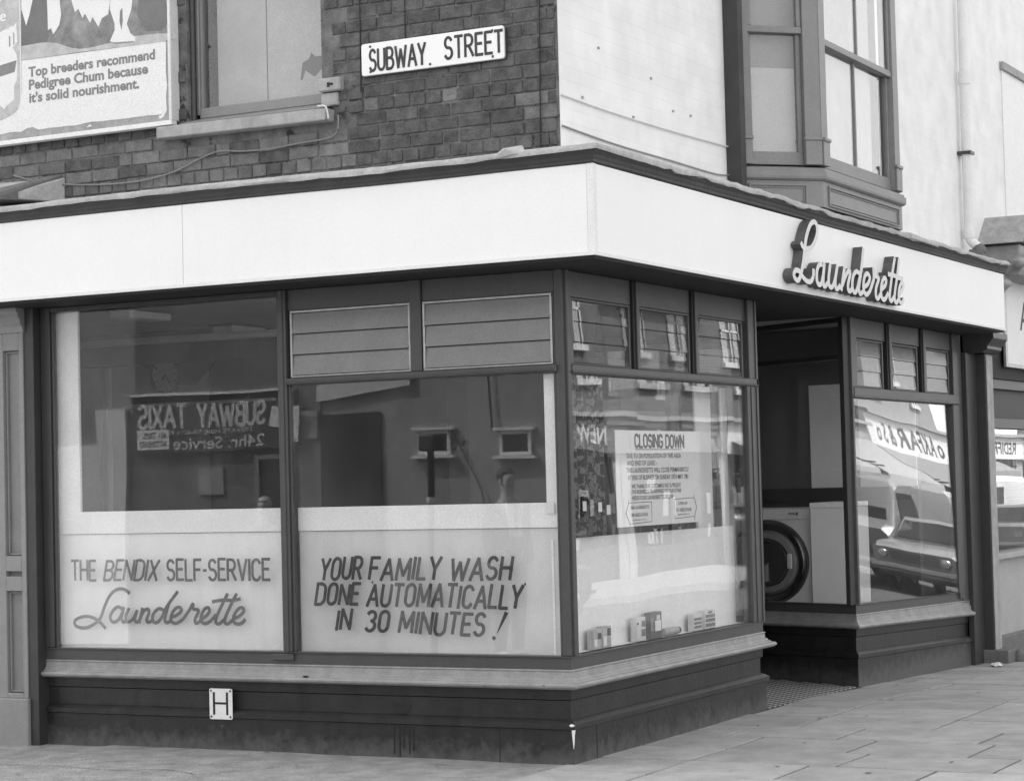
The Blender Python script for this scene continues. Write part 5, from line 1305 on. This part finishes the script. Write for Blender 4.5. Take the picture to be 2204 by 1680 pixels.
# litter and the broken foot of the right hand pilaster
mb = MB()
r_ = random.Random(2)
mb.sphere((0.28, 8.30, gz(8.3) + .012), 0.06, 0.06, 0.02, 6)
mb.v = [(x + r_.uniform(-.012, .012), y + r_.uniform(-.02, .02), max(z + r_.uniform(-.006, .01), gz(8.3))) for x, y, z in mb.v]
obj_at('litter', mb, M['paper'], (0.28, 8.3, gz(8.3)), 'crumpled scrap of white paper on the pavement by the right hand pilaster', 'litter')
mb = MB(); mb.box(0.0, 0.30, 8.66, 9.02, -0.35, -0.02); mb.sphere((0.32, 9.0, -0.12), 0.09, 0.12, 0.1, 8); obj('broken_footing', mb, M['slate'], B, bevel=.01)

# ================================================================== NEXT SHOP (right edge)
NB = thing('next_shop', 'neighbouring shop with a pale rendered base and a white signboard at the right edge', 'shop', (0, 11, -0.2))
obj('white_upper_wall', MB().box(-0.35, 0.0, 10.101, 24, 3.0, 9.0), M['whitewall'], NB)
mb = MB(); mb.box(-0.2, -0.02, 8.96, 24, -0.6, 0.80); obj('rendered_base', mb, M['render_pale'], NB)
mb = MB(); mb.hexa([(-0.1, 8.96, -0.5), (0.10, 8.96, -0.5), (0.16, 24, -1.0), (-0.1, 24, -1.0), (-0.1, 8.96, 0.05), (0.03, 8.96, 0.06), (0.06, 24, -.05), (-0.1, 24, -.05)]); obj('dark_kerb', mb, M['slate'], NB, bevel=.02)
mb = MB(); mb.box(-0.2, 0.05, 8.955, 24, 0.80, 0.86); obj('window_ledge', mb, M['render_pale'], NB, bevel=.01)
mb = MB(); mb.box(-0.16, -0.06, 8.96, 9.01, 0.862, 2.10); mb.box(-0.16, -0.06, 14.0, 14.1, 0.862, 2.10); mb.box(-0.16, -0.03, 8.96, 24, 2.10, 2.20); mb.box(-0.16, -0.06, 8.96, 24, 2.50, 2.60)
NW = obj('window', mb, M['paint_dark'], NB, bevel=.004)
pane('window_pane', 'x', -0.10, 9.012, 14.0, 0.862, 2.10, M['glass'], NW, wave=0.0003, seed=7, na=40, nz=16)
mb = MB(); mb.box(-0.13, -0.12, 9.012, 24, 2.201, 2.499); obj('transom_panel', mb, M['black'], NW)
text_mesh('VIDEO', 9.65, 11.9, 2.215, 2.49, lambda u, v, d: (-0.119 + d, u, v), 'lettering', M['offwhite'], NW, depth=.002) if False else None
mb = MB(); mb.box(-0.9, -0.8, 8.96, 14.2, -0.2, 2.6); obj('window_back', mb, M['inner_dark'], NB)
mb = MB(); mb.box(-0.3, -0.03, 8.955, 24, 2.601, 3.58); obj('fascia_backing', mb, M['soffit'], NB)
mb = MB(); mb.box(0.0, 0.03, 9.95, 10.02, 2.72, 3.66); mb.box(0.0, 0.03, 10.02, 20, 2.72, 2.76); fr = obj('sign_frame', mb, M['steel'], NB, bevel=.003)
mb = MB(); mb.box(0.002, 0.02, 10.021, 20, 2.761, 3.62); sb = obj('sign_board', mb, M['trim_white'], NB)
text_mesh('A', 10.55, 10.95, 3.12, 3.42, lambda u, v, d: (0.0205 + d, u, v), 'lettering', M['ink'], sb, depth=.002)
mb = MB(); mb.prism([(-0.02, 3.60), (0.30, 3.60), (0.34, 3.66), (0.34, 3.76), (0.22, 3.80), (-0.02, 3.80)][::-1], 'y', 9.5, 24); obj('shop_cornice', mb, M['stone'], NB, bevel=.01)
mb = MB(); mb.prism([(0.0, 3.42), (0.10, 3.42), (0.18, 3.50), (0.16, 3.60), (0.30, 3.68), (0.38, 3.80), (0.38, 3.88), (0.0, 3.88)][::-1], 'y', 9.25, 9.62)
cs = obj('console_bracket', mb, M['stone'], NB, bevel=.012)
mb = MB(); mb.sphere((0.30, 9.43, 3.72), 0.10, 0.20, 0.06, 8); mb.sphere((0.17, 9.43, 3.52), 0.07, 0.19, 0.05, 8); obj('scroll', mb, M['stone'], cs, smooth=True)
mb = MB(); mb.prism([(9.15, 3.89), (9.72, 3.89), (9.435, 4.13)], 'x', 0.0, 0.42); obj('bracket_gable', mb, M['slate'], NB, bevel=.008)
mb = MB(); mb.prism([(9.10, 3.885), (9.15, 3.885), (9.435, 4.135), (9.72, 3.885), (9.77, 3.885), (9.435, 4.18)], 'x', -.02, 0.445); obj('gable_moulding', mb, M['stone'], NB)
mb = MB(); mb.box(-0.02, 0.03, 10.18, 12.0, 4.20, 4.27); ws = obj('window', mb, M['whitewall'], NB)
mb = MB(); mb.box(-0.02, 0.012, 10.22, 12.0, 4.271, 5.78); obj('window_blind', mb, M['trim_white'], ws)
mb = MB(); mb.box(-0.02, 0.04, 10.18, 12.0, 5.781, 5.86); obj('window_head', mb, M['stone'], ws)
obj('side_wall', MB().box(-9, -0.36, 10.15, 24, -.5, 9.0), M['brickplain'], NB)
# ================================================================== ACROSS THE SIDE STREET (seen in the left windows)
YT = -7.5
TX = thing('taxi_office', 'dark rendered taxi office across the side street, mirrored in the shop windows', 'building', (-7, -8.5, 0))
TT = lambda u, v, d: (-u, YT + d, v)              # u runs along -x so words read from the street
mb = MB(); mb.box(-9.05, -6.62, YT - 4, YT, -0.2, 4.6); obj('office_wall', mb, M['darkrender'], TX)
mb = MB(); mb.box(-6.618, -3.6, YT - 4, YT - 0.02, -0.2, 5.6); obj('grey_wall', mb, M['render'], TX)
mb = MB(); mb.box(-14, -9.052, YT - 4, YT - 0.01, -0.2, 5.0); obj('end_wall', mb, M['render'], TX)
mb = MB(); mb.box(-9.56, -9.16, YT - 0.009, YT + 0.05, 0.0, 2.59); mb.box(-11, -9.56, YT - .009, YT + .02, 0, 2.22); obj('pale_panel', mb, M['white'], TX)
mb = MB(); mb.box(-9.05, -6.9, YT + 0.001, YT + 0.06, 2.10, 2.72); bs = obj('sign_board', mb, M['inner_dark'], TX)
mb = MB(); mb.box(-9.05, -6.9, YT + 0.001, YT + 0.09, 2.721, 2.75); obj('sign_ledge', mb, M['white'], TX)
T2 = lambda u, v, d: (-u, YT + 0.061 + d, v)
caps('SUBWAY', 7.28, 8.15, 2.38, 0.24, T2, .022, 'lettering', M['offwhite'], bs)
caps('TAXIS', 8.32, 8.96, 2.38, 0.24, T2, .022, 'lettering', M['offwhite'], bs)
text_mesh('PRIVATE HIRE TAXIS LTD', 7.45, 8.6, 2.30, 2.35, T2, 'lettering', M['offwhite'], bs, offset=.01)
text_mesh('24hr. Service', 7.28, 8.50, 2.13, 2.27, T2, 'lettering', M['offwhite'], bs, offset=.015)
mb = MB(); mb.box(-8.99, -8.55, YT + .062, YT + .066, 2.14, 2.36); nn = obj('notice', mb, M['white'], TX)
text_mesh('ALL TRIPS\nATTENDED', 8.58, 8.96, 2.17, 2.33, lambda u, v, d: (-u, YT + .067 + d, v), 'lettering', M['ink'], nn, offset=.01)
mb = MB(); mb.prism([(-7.22, 2.34), (-7.02, 2.30), (-6.99, 2.52), (-7.18, 2.56)], 'y', YT + .062, YT + .07); mb.prism([(-6.98, 2.20), (-6.86, 2.17), (-6.83, 2.56), (-7.0, 2.55)], 'y', YT + .072, YT + .08); obj('notice', mb, M['white'], TX)
text_mesh('TAXI', 6.66, 6.84, 2.26, 2.44, lambda u, v, d: (-u, YT + .03 + d, v), 'lettering', M['ink'], TX)
mb = MB(); mb.box(-6.85, -6.65, YT + .001, YT + .028, 2.2, 2.5); obj('notice', mb, M['render'], TX)
mb = MB(); mb.box(-7.42, -7.36, YT, YT + .05, 0, 2.03); mb.box(-7.05, -6.99, YT, YT + .05, 0, 2.03); mb.box(-7.36, -7.05, YT, YT + .05, 1.98, 2.03); dd = obj('door', mb, M['bay'], TX)
mb = MB(); mb.box(-7.36, -7.05, YT - 0.01, YT + .012, 0, 1.98); obj('door_glass', mb, M['carglass'], dd)
mb = MB(); mb.box(-8.20, -7.86, YT + .001, YT + .02, 1.62, 1.92); obj('window', mb, M['render'], TX)
mb = MB(); mb.box(-6.60, -5.88, YT - .019, YT + .01, 0, 2.45); obj('dark_doorway', mb, M['black'], TX)
mb = MB(); mb.prism([(-6.65, 2.59), (-5.50, 2.72), (-5.50, 3.05), (-6.64, 2.85)], 'y', YT - 0.015, YT + .03); obj('slanting_board', mb, M['offwhite'], TX)
for cx, zt in ((-5.25, 2.225), (-4.30, 2.20)):
    mb = MB(); x0, x1, z0, z1 = cx - .215, cx + .215, zt - .255, zt
    frame_rect(mb, x0 + .03, x1 - .03, z0, z1, .035, YT - .019, YT + .012); f_ = obj('window', mb, M['white'], TX)
    mb = MB(); mb.box(x0 - .02, x1 + .02, YT - .019, YT + .05, z1 + .005, z1 + .035); mb.box(x0 - .03, x1 + .03, YT - .019, YT + .06, z0 - .035, z0 - .005); obj('lintel_and_sill', mb, M['white'], f_)
    mb = MB(); mb.box(x0 + .066, x1 - .066, YT - .03, YT - .010, z0 + .036, z1 - .036); obj('window_pane', mb, M['carglass'], f_)
mb = MB(); mb.tube([(-5.05, YT + .02, 2.25), (-4.7, YT + .02, 1.6), (-4.55, YT + .02, 0.9)], .008, 6); mb.tube([(-4.62, YT + .02, 3.2), (-4.55, YT + .02, 2.2)], .012, 6); obj('cable', mb, M['black'], TX)
mb = MB(); mb.box(-14.2, -3.5, YT - 4, YT + .1, 5.6, 5.75); obj('roof', mb, M['slate'], TX)
mb = MB(); mb.box(-60, -3.3, YT - 5, YT + 1.5, -0.16, -0.02); obj('far_footway', mb, M['concrete'], kind='structure')

# ---- people
def person(label, loc, rotz, jacket, shirt, h=1.78, hair='hair'):
    t = thing('person', label, 'person', loc, rotz=rotz)
    s = h / 1.78
    def skin(name, verts, edges, radii, m, root=0, sub=1):
        me = bpy.data.meshes.new(name); me.from_pydata([(x * s, y * s, z * s) for x, y, z in verts], edges, []); me.materials.append(M[m])
        o = bpy.data.objects.new(name, me); COL.objects.link(o); o.parent = t
        k = o.modifiers.new('skin', 'SKIN'); 
        for i, r in enumerate(radii):
            me.skin_vertices[0].data[i].radius = (r * s, r * s) if not isinstance(r, tuple) else (r[0] * s, r[1] * s)
        me.skin_vertices[0].data[root].use_root = True
        q = o.modifiers.new('smooth', 'SUBSURF'); q.levels = sub; q.render_levels = sub
        for p in me.polygons: p.use_smooth = True
        k.use_smooth_shade = True
        return o
    def mk(name, verts, edges, radii, m, root=0):
        me = bpy.data.meshes.new(name); me.from_pydata([(x * s, y * s, z * s) for x, y, z in verts], edges, []); me.materials.append(M[m])
        o = bpy.data.objects.new(name, me); COL.objects.link(o); o.parent = t
        k = o.modifiers.new('skin', 'SKIN'); k.use_smooth_shade = True
        if not me.skin_vertices: me.attributes.new if False else None
        dat = me.skin_vertices[0].data
        for i, r in enumerate(radii): dat[i].radius = (r[0] * s, r[1] * s) if isinstance(r, tuple) else (r * s, r * s)
        dat[root].use_root = True
        q = o.modifiers.new('smooth', 'SUBSURF'); q.levels = 1; q.render_levels = 2
        return o
    # x: left/right, y: facing -y
    V = [(0, 0, .95), (0, 0, 1.15), (0, 0, 1.38), (0, 0, 1.48), (0, -.01, 1.56), (0, -.02, 1.66), (0, -.01, 1.73)]
    E_ = [(0, 1), (1, 2), (2, 3), (3, 4), (4, 5), (5, 6)]
    R = [(.13, .10), (.12, .09), (.13, .09), .055, (.062, .07), (.075, .092), (.06, .075)]
    for sg in (-1, 1):
        b = len(V)
        V += [(sg * .19, 0, 1.42), (sg * .22, .02, 1.14), (sg * .21, -.05, .90), (sg * .205, -.07, .80), (sg * .20, -.08, .73)]; R += [.05, .042, .032, (.018, .04), (.012, .03)]
        E_ += [(2, b), (b, b + 1), (b + 1, b + 2), (b + 2, b + 3), (b + 3, b + 4)]
        b = len(V)
        V += [(sg * .09, 0, .88), (sg * .10, -.01, .50), (sg * .10, .02, .09), (sg * .11, -.13, .035)]; R += [.085, .055, .038, (.04, .03)]
        E_ += [(0, b), (b, b + 1), (b + 1, b + 2), (b + 2, b + 3)]
    mk('body', V, E_, R, 'skin')
    V = [(0, 0, .90), (0, 0, 1.15), (0, 0, 1.40)]; E_ = [(0, 1), (1, 2)]; R = [(.165, .13), (.15, .12), (.155, .11)]
    for sg in (-1, 1):
        b = len(V); V += [(sg * .19, 0, 1.42), (sg * .22, .02, 1.14), (sg * .212, -.05, .90)]; R += [.068, .058, .048]; E_ += [(2, b), (b, b + 1), (b + 1, b + 2)]
    mk('jacket', V, E_, R, jacket)
    V = [(0, 0, .97)]; E_ = []; R = [(.15, .115)]
    for sg in (-1, 1):
        b = len(V); V += [(sg * .09, 0, .86), (sg * .10, -.01, .50), (sg * .10, .02, .08)]; R += [.10, .075, .06]; E_ += [(0, b), (b, b + 1), (b + 1, b + 2)]
    mk('trousers', V, E_, R, 'cloth_d')
    mb = MB(); mb.prism([(-.10, 1.47), (-.06, 1.15), (.06, 1.15), (.10, 1.47)][::1], 'y', -.135, -.10); mb.v = [(x * s, y * s, z * s) for x, y, z in mb.v]; o = obj('shirt_front', mb, M[shirt], t, local=True)
    mb = MB(); mb.prism([(-.012, 1.44), (-.02, 1.25), (0, 1.18), (.02, 1.25), (.012, 1.44)], 'y', -.145, -.136); mb.v = [(x * s, y * s, z * s) for x, y, z in mb.v]; obj('tie', mb, M['black'], t, local=True)
    mb = MB(); mb.sphere((0, .012, 1.70), .083, .10, .085, 8); mb.v = [((x) * s, (y if z > 1.70 or y > -.02 else -.02) * s, z * s) for x, y, z in mb.v]; obj('hair', mb, M[hair], t, local=True, smooth=True)
    mb = MB(); mb.prism([(-.095, 1.62), (-.118, 1.625), (-.09, 1.67)], 'x', -.012, .012); mb.sphere((.078, 0, 1.645), .012, .02, .03, 6); mb.sphere((-.078, 0, 1.645), .012, .02, .03, 6); mb.v = [(x * s, y * s, z * s) for x, y, z in mb.v]; obj('nose_and_ears', mb, M['skin'], t, local=True)
    mb = MB(); mb.sphere((.03, -.092, 1.672), .012, .006, .007, 6); mb.sphere((-.03, -.092, 1.672), .012, .006, .007, 6); mb.box(-.025, .025, -.088, -.084, 1.595, 1.602); mb.v = [(x * s, y * s, z * s) for x, y, z in mb.v]; obj('eyes_and_mouth', mb, M['black'], t, local=True)
    for sg in (-1, 1):
        mb = MB(); mb.sphere((sg * .105, -.055, .04), .05, .14, .045, 8); mb.v = [(x * s, y * s, max(0, z) * s) for x, y, z in mb.v]; obj('shoe', mb, M['black'], t, local=True, smooth=True)
    return t
person('man in an open jacket, white shirt and dark tie on the far footway', (-4.02, -6.75, -0.02), R_(115), 'cloth_d', 'cloth_w', 1.84)
person('light haired person in a mid grey coat by the taxi office door', (-6.92, -6.9, -0.02), R_(170), 'cloth_m', 'cloth_m', 1.62, 'skin')
# a pole with a box head
PO = thing('pole', 'dark pole with a box shaped head standing on the far footway', 'pole', (-4.95, -6.9, -0.02))
mb = MB(); mb.tube([(-4.95, -6.9, -.02), (-4.95, -6.9, 2.0)], .035, 10); obj('shaft', mb, M['black'], PO)
mb = MB(); mb.tube([(-4.95, -6.9, 1.5), (-4.95, -6.9, 1.56)], .045, 10); obj('band', mb, M['white'], PO)
mb = MB(); mb.box(-5.05, -4.86, -6.98, -6.82, 2.0, 2.17); obj('box_head', mb, M['darkmetal'], PO, bevel=.02)

# ================================================================== ACROSS THE MAIN ROAD (seen in the main road windows)
XF = 13.0
def shop(y0, y1, wall, fascia, word, awning, label, h=8.6, seed=0, sign_ink='ink', up=0.0):
    g = gz((y0 + y1) / 2)
    t = thing('high_street_shop', label, 'shop', (XF + 2, (y0 + y1) / 2, g), 'shops across the main road')
    r_ = random.Random(seed)
    obj('wall', MB().box(XF, XF + 7, y0 + .01, y1 - .01, g + 3.25 + up, g + h), M[wall], t)
    obj('pier', MB().box(XF - .05, XF + 2, y0 + .012, y0 + .35, g - .3, g + 2.6).box(XF - .05, XF + 2, y1 - .35, y1 - .012, g - .3, g + 2.6), M['stone'], t)
    fb = obj('fascia', MB().box(XF - .18, XF + 1, y0 + .012, y1 - .012, g + 2.5, g + 3.2 + up), M[fascia], t)
    obj('cornice', MB().box(XF - .35, XF + 1, y0 + .012, y1 - .012, g + 3.205 + up, g + 3.3 + up), M['stone'], t)
    if word: text_mesh(word, -(y1 - .8), -(y0 + .8), g + 2.65 + up * .6, g + 3.05 + up, lambda u, v, d: (XF - .182 - d, -u, v), 'lettering', M[sign_ink], fb, offset=.02)
    obj('stall_riser', MB().box(XF, XF + .2, y0 + .351, y1 - .351, g - .3, g + .6), M['paint_dark'], t)
    w = obj('window', MB().box(XF, XF + .1, y0 + .351, y0 + .45, g + .6, g + 2.49).box(XF, XF + .1, y1 - .45, y1 - .351, g + .6, g + 2.49).box(XF, XF + .1, (y0 + y1) / 2 - .05, (y0 + y1) / 2 + .05, g + .6, g + 2.49), M['paint_dark' if seed < 3 else 'offwhite'], t)
    obj('window_pane', MB().box(XF + .04, XF + .06, y0 + .451, y1 - .451, g + .6, g + 2.49), M['carglass'], w)
    m_ = MB()
    for i in range(9):
        a = r_.uniform(y0 + .6, y1 - 1.0); z = g + r_.choice((.65, 1.2, 1.7)); m_.box(XF + .02, XF + .035, a, a + r_.uniform(.15, .5), z, z + r_.uniform(.2, .5))
    obj('window_poster', m_, M['paper' if seed > 3 else 'render'], w, kind='stuff')
    for c in ((y0 * .72 + y1 * .28), (y0 * .28 + y1 * .72)):
        for zz in (4.0 + up * .7, 6.3) if h > 7 else (4.0,):
            m_ = MB(); a, b = c - .5, c + .5; z0, z1 = g + zz, g + zz + 1.5
            for q in ((a - .06, a, z0, z1), (b, b + .06, z0, z1), (a - .06, b + .06, z1, z1 + .07), (c - .03, c + .03, z0, z1), (a - .06, b + .06, (z0 + z1) / 2 - .02, (z0 + z1) / 2 + .03)): m_.box(XF - .03, XF + .1, q[0], q[1], q[2], q[3])
            m_.box(XF - .1, XF + .1, a - .15, b + .15, z0 - .12, z0 - .001)
            f_ = obj('window', m_, M['offwhite' if seed % 2 else 'stone'], t)
            obj('window_pane', MB().box(XF - .012, XF - .006, a, b, z0, z1), M['carglass'], f_)
            obj('net_curtain', MB().box(XF - .011, XF - .0125, a + .05, a + .3, z0, z1).box(XF - .011, XF - .0125, b - .3, b - .05, z0, z1), M['blind'], f_)
    if awning:
        m_ = MB(); a, b = y0 + .3, y1 - .3
        m_.hexa([(XF - 2.1, a, g + 2.05), (XF - .19, a, g + 2.75), (XF - .19, b, g + 2.75), (XF - 2.1, b, g + 2.05), (XF - 2.1, a, g + 2.07), (XF - .19, a, g + 2.78), (XF - .19, b, g + 2.78), (XF - 2.1, b, g + 2.07)])
        m_.box(XF - 2.12, XF - 2.10, a, b, g + 1.85, g + 2.07)
        m_.prism([(XF - 2.1, g + 2.25), (XF - .19, g + 2.4), (XF - .19, g + 3.0)], 'y', a, a + .02) if False else None
        aw = obj('awning', m_, M[awning], t)
        obj('awning_arm', MB().tube([(XF - 2.05, a + .05, g + 2.2), (XF - .1, a + .05, g + 2.05)], .02, 6).tube([(XF - 2.05, b - .05, g + 2.2), (XF - .1, b - .05, g + 2.05)], .02, 6), M['darkmetal'], t)
    obj('roof', MB().prism([(XF - .3, g + h + .001), (XF + 7.3, g + h + .001), (XF + 3.5, g + h + 2.5)], 'y', y0 + .01, y1 - .01), M['slate'], t)
    return t
YS = [(17.0, 23.0, 'brickfar', 'render', 'HARDWARE', None, 'brick shop with a grey signboard across the main road', 'paper'),
      (23.0, 28.6, 'brickfar', 'darkrender', 'NEW LOOK', None, 'brick shop with a dark sign reading NEW LOOK across the main road', 'paper'),
      (28.6, 34.0, 'brickfar', 'darkrender', '', None, 'brick shop with a dark blank sign next to the NEW LOOK sign', 'ink'),
      (34.0, 39.5, 'brickfar', 'offwhite', 'DRAPER', 'canvas', 'brick shop with a pale awning under a sign reading DRAPER', 'ink'),
      (39.5, 45.0, 'brickfar', 'render', '', 'canvas', 'brick shop with a blank grey sign over a pale awning', 'ink'),
      (45.0, 53.0, 'render', 'trim_white', 'o A.KFAR & S o', 'canvas2', 'rendered shop with a deep white sign above a grey awning', 'ink'),
      (53.0, 60.4, 'whitewall', 'trim_white', 'REDIFFUSION', None, 'white shop with a sign reading REDIFFUSION', 'ink'),
      (60.4, 66.0, 'brickfar', 'offwhite', 'CHES', None, 'brick shop with an off-white sign further down the main road', 'ink'),
      (66.0, 74.0, 'brickfar', 'render', '', 'canvas', 'brick shop with a pale awning beyond the REDIFFUSION sign', 'ink'),
      (74.0, 84.0, 'render', 'offwhite', '', None, 'grey rendered shop furthest down the main road', 'ink')]
for i, (a, b, w, f, wd, aw, lb, ik) in enumerate(YS): shop(a, b, w, f, wd, aw, lb, seed=i, sign_ink=ik, h=8.6 - (i % 3) * .6, up=.45 if 'KFAR' in wd else 0.0)
mb = MB()
for y0, y1 in zip(range(5, 95, 10), range(15, 105, 10)):
    mb.hexa([(9.8, y0, gz(y0) - .3), (XF + .3, y0, gz(y0) - .3), (XF + .3, y1, gz(y1) - .3), (9.8, y1, gz(y1) - .3), (9.8, y0, gz(y0) - .03), (XF + .3, y0, gz(y0) - .03), (XF + .3, y1, gz(y1) - .03), (9.8, y1, gz(y1) - .03)])
obj('far_pavement', mb, M['slab'], kind='structure')

# ---- vehicles: y forward is the bonnet
def wheel(t, x, y, r=.30, w=.17):
    wl = MB().lathe([(0.0, 0), (r * .62, 0), (r * .64, .01), (r, .03), (r, w - .03), (r * .64, w - .01), (0, w)], (x, y, r), 'x', 20)
    o = obj('wheel', wl, M['rubber'], t, local=True, smooth=True)
    obj('hub_cap', MB().lathe([(0, -.012), (r * .5, -.006), (r * .55, .002)], (x, y, r), 'x', 16).lathe([(r * .55, w - .002), (r * .5, w + .006), (0, w + .012)], (x, y, r), 'x', 16), M['chrome'], o, local=True, smooth=True)
def loft(mb, secs, mi=0):
    base = len(mb.v); n = len(secs[0])
    for s in secs: mb.v += s
    for i in range(len(secs) - 1):
        for j in range(n): mb.f.append((base + i * n + j, base + i * n + (j + 1) % n, base + (i + 1) * n + (j + 1) % n, base + (i + 1) * n + j)); mb.m.append(mi)
    mb.f.append(tuple(base + j for j in range(n))[::-1]); mb.m.append(mi)
    mb.f.append(tuple(base + (len(secs) - 1) * n + j for j in range(n))); mb.m.append(mi)
def sec(y, w, z0, z1, k=.06):
    return [(-w, y, z0 + k), (-w + k, y, z0), (w - k, y, z0), (w, y, z0 + k), (w, y, z1 - k), (w - k, y, z1), (-w + k, y, z1), (-w, y, z1 - k)]
def csec(y, wb, wt, z0, z1, k=.05):
    return [(-wb, y, z0), (wb, y, z0), (wt, y, z1 - k), (wt - k, y, z1), (-wt + k, y, z1), (-wt, y, z1 - k)]
def car(label, loc, rz, paint, body='saloon'):
    t = thing('parked_car' if body != 'van' else 'parked_van', label, 'car' if body != 'van' else 'van', loc, 'vehicles parked across the main road', rz)
    if body == 'van':
        mb = MB(); loft(mb, [sec(-2.2, .78, .35, 1.9, .12), sec(-2.1, .86, .28, 2.05, .14), sec(.9, .86, .28, 2.08, .14), sec(1.35, .86, .28, 1.95, .14), sec(1.75, .84, .28, 1.25, .12), sec(2.15, .78, .32, 1.05, .12)])
        b = obj('body', mb, M[paint], t, local=True, smooth=True)
        obj('windscreen', MB().hexa([(-.70, 1.78, 1.22), (.70, 1.78, 1.22), (.70, 1.74, 1.20), (-.70, 1.74, 1.20), (-.66, 1.38, 1.86), (.66, 1.38, 1.86), (.66, 1.34, 1.86), (-.66, 1.34, 1.86)]), M['carglass'], t, local=True)
        obj('side_window', MB().box(-.872, -.855, .45, 1.25, 1.25, 1.78).box(.855, .872, .45, 1.25, 1.25, 1.78), M['carglass'], t, local=True)
        obj('rear_window', MB().box(-.55, .55, -2.20, -2.13, 1.2, 1.75), M['carglass'], t, local=True)
        Lh, wb = 2.16, 1.45
    else:
        mb = MB(); loft(mb, [sec(-1.98, .68, .38, .86), sec(-1.85, .78, .28, .93), sec(-1.0, .80, .24, .96), (sec(.6, .80, .24, .93)), sec(1.7, .77, .26, .84), sec(1.98, .70, .36, .76)])
        b = obj('body', mb, M[paint], t, local=True, smooth=True)
        mb = MB(); loft(mb, [csec(-1.62, .70, .62, .90, .96, .02), csec(-1.15, .72, .58, .90, 1.34), csec(.10, .72, .58, .90, 1.37), csec(.75, .72, .64, .90, .95, .02)])
        obj('cabin', mb, M[paint], t, local=True, smooth=True)
        obj('windscreen', MB().hexa([(-.60, .735, .98), (.60, .735, .98), (.60, .70, .96), (-.60, .70, .96), (-.52, .20, 1.31), (.52, .20, 1.31), (.52, .15, 1.31), (-.52, .15, 1.31)]), M['carglass'], t, local=True)
        obj('rear_window', MB().hexa([(-.58, -1.60, .99), (.58, -1.60, .99), (.58, -1.55, .97), (-.58, -1.55, .97), (-.50, -1.22, 1.30), (.50, -1.22, 1.30), (.50, -1.17, 1.30), (-.50, -1.17, 1.30)]), M['carglass'], t, local=True)
        for sg in (-1, 1):
            m_ = MB()
            for a, c, a2, c2 in ((-1.35, -.62, -1.10, -.62), (-.54, .50, -.54, .05)):
                m_.hexa([(sg * .700, a, .98), (sg * .725, a, .98), (sg * .725, c, .98), (sg * .700, c, .98), (sg * .580, a2, 1.29), (sg * .612, a2, 1.29), (sg * .612, c2, 1.29), (sg * .580, c2, 1.29)])
            obj('side_window', m_, M['carglass'], t, local=True)
        Lh, wb = 1.99, 1.22
    for x in (-.84 if body == 'van' else -.80, .67 if body == 'van' else .63):
        for y in (-wb, wb): wheel(t, x, y)
    g = obj('grille', MB().box(-.42, .42, Lh - .02, Lh + .012, .55, .72), M['black'], t, local=True)
    m_ = MB()
    for k in range(5): m_.box(-.42, .42, Lh + .013, Lh + .02, .565 + k * .034, .573 + k * .034)
    obj('grille_bars', m_, M['chrome'], g, local=True)
    obj('bumper', MB().box(-.74, .74, Lh + .01, Lh + .09, .40, .49), M['chrome'], t, local=True, bevel=.02); obj('bumper', MB().box(-.74, .74, -Lh - .10, -Lh - .02, .42, .51), M['chrome'], t, local=True, bevel=.02)
    for sg in (-1, 1):
        obj('headlight', MB().lathe([(0, .03), (.07, .025), (.085, 0), (.085, -.03)], (sg * .54, Lh + .005, .64), 'y', 16), M['chrome'], t, local=True, smooth=True)
        obj('tail_light', MB().box(sg * .52 - .09, sg * .52 + .09, -Lh - .03, -Lh + .02, .62, .74), M['render'], t, local=True)
    return t
def vz(y): return gz(y) - .16
SL = math.atan(0.007)
def park(label, x, y, face, paint, body='saloon'):
    c = car(label, (x, y, vz(y)), R_(180) if face < 0 else 0.0, paint, body)
    c.rotation_euler = (-SL * (1 if face > 0 else -1), 0, R_(180) if face < 0 else 0)
    return c
park('dark saloon car parked nearest on the far side of the main road', 8.9, 15.2, 1, 'car_dark')
park('mid grey van parked facing up the main road', 7.7, 28.8, -1, 'car_mid', 'van')
park('light grey saloon car parked nearer the camera than the mid grey van', 6.2, 27.6, -1, 'car_grey')
park('white box shaped van parked beyond the light grey saloon', 10.0, 44.5, -1, 'car_light', 'van')
park('mid grey saloon car nearest the white van', 7.6, 39.8, 1, 'car_mid')
# shop sign projecting over the pavement
mb = MB(); g = gz(61); mb.box(XF - 1.6, XF - .2, 59.4, 59.5, g + 2.6, g + 3.2)
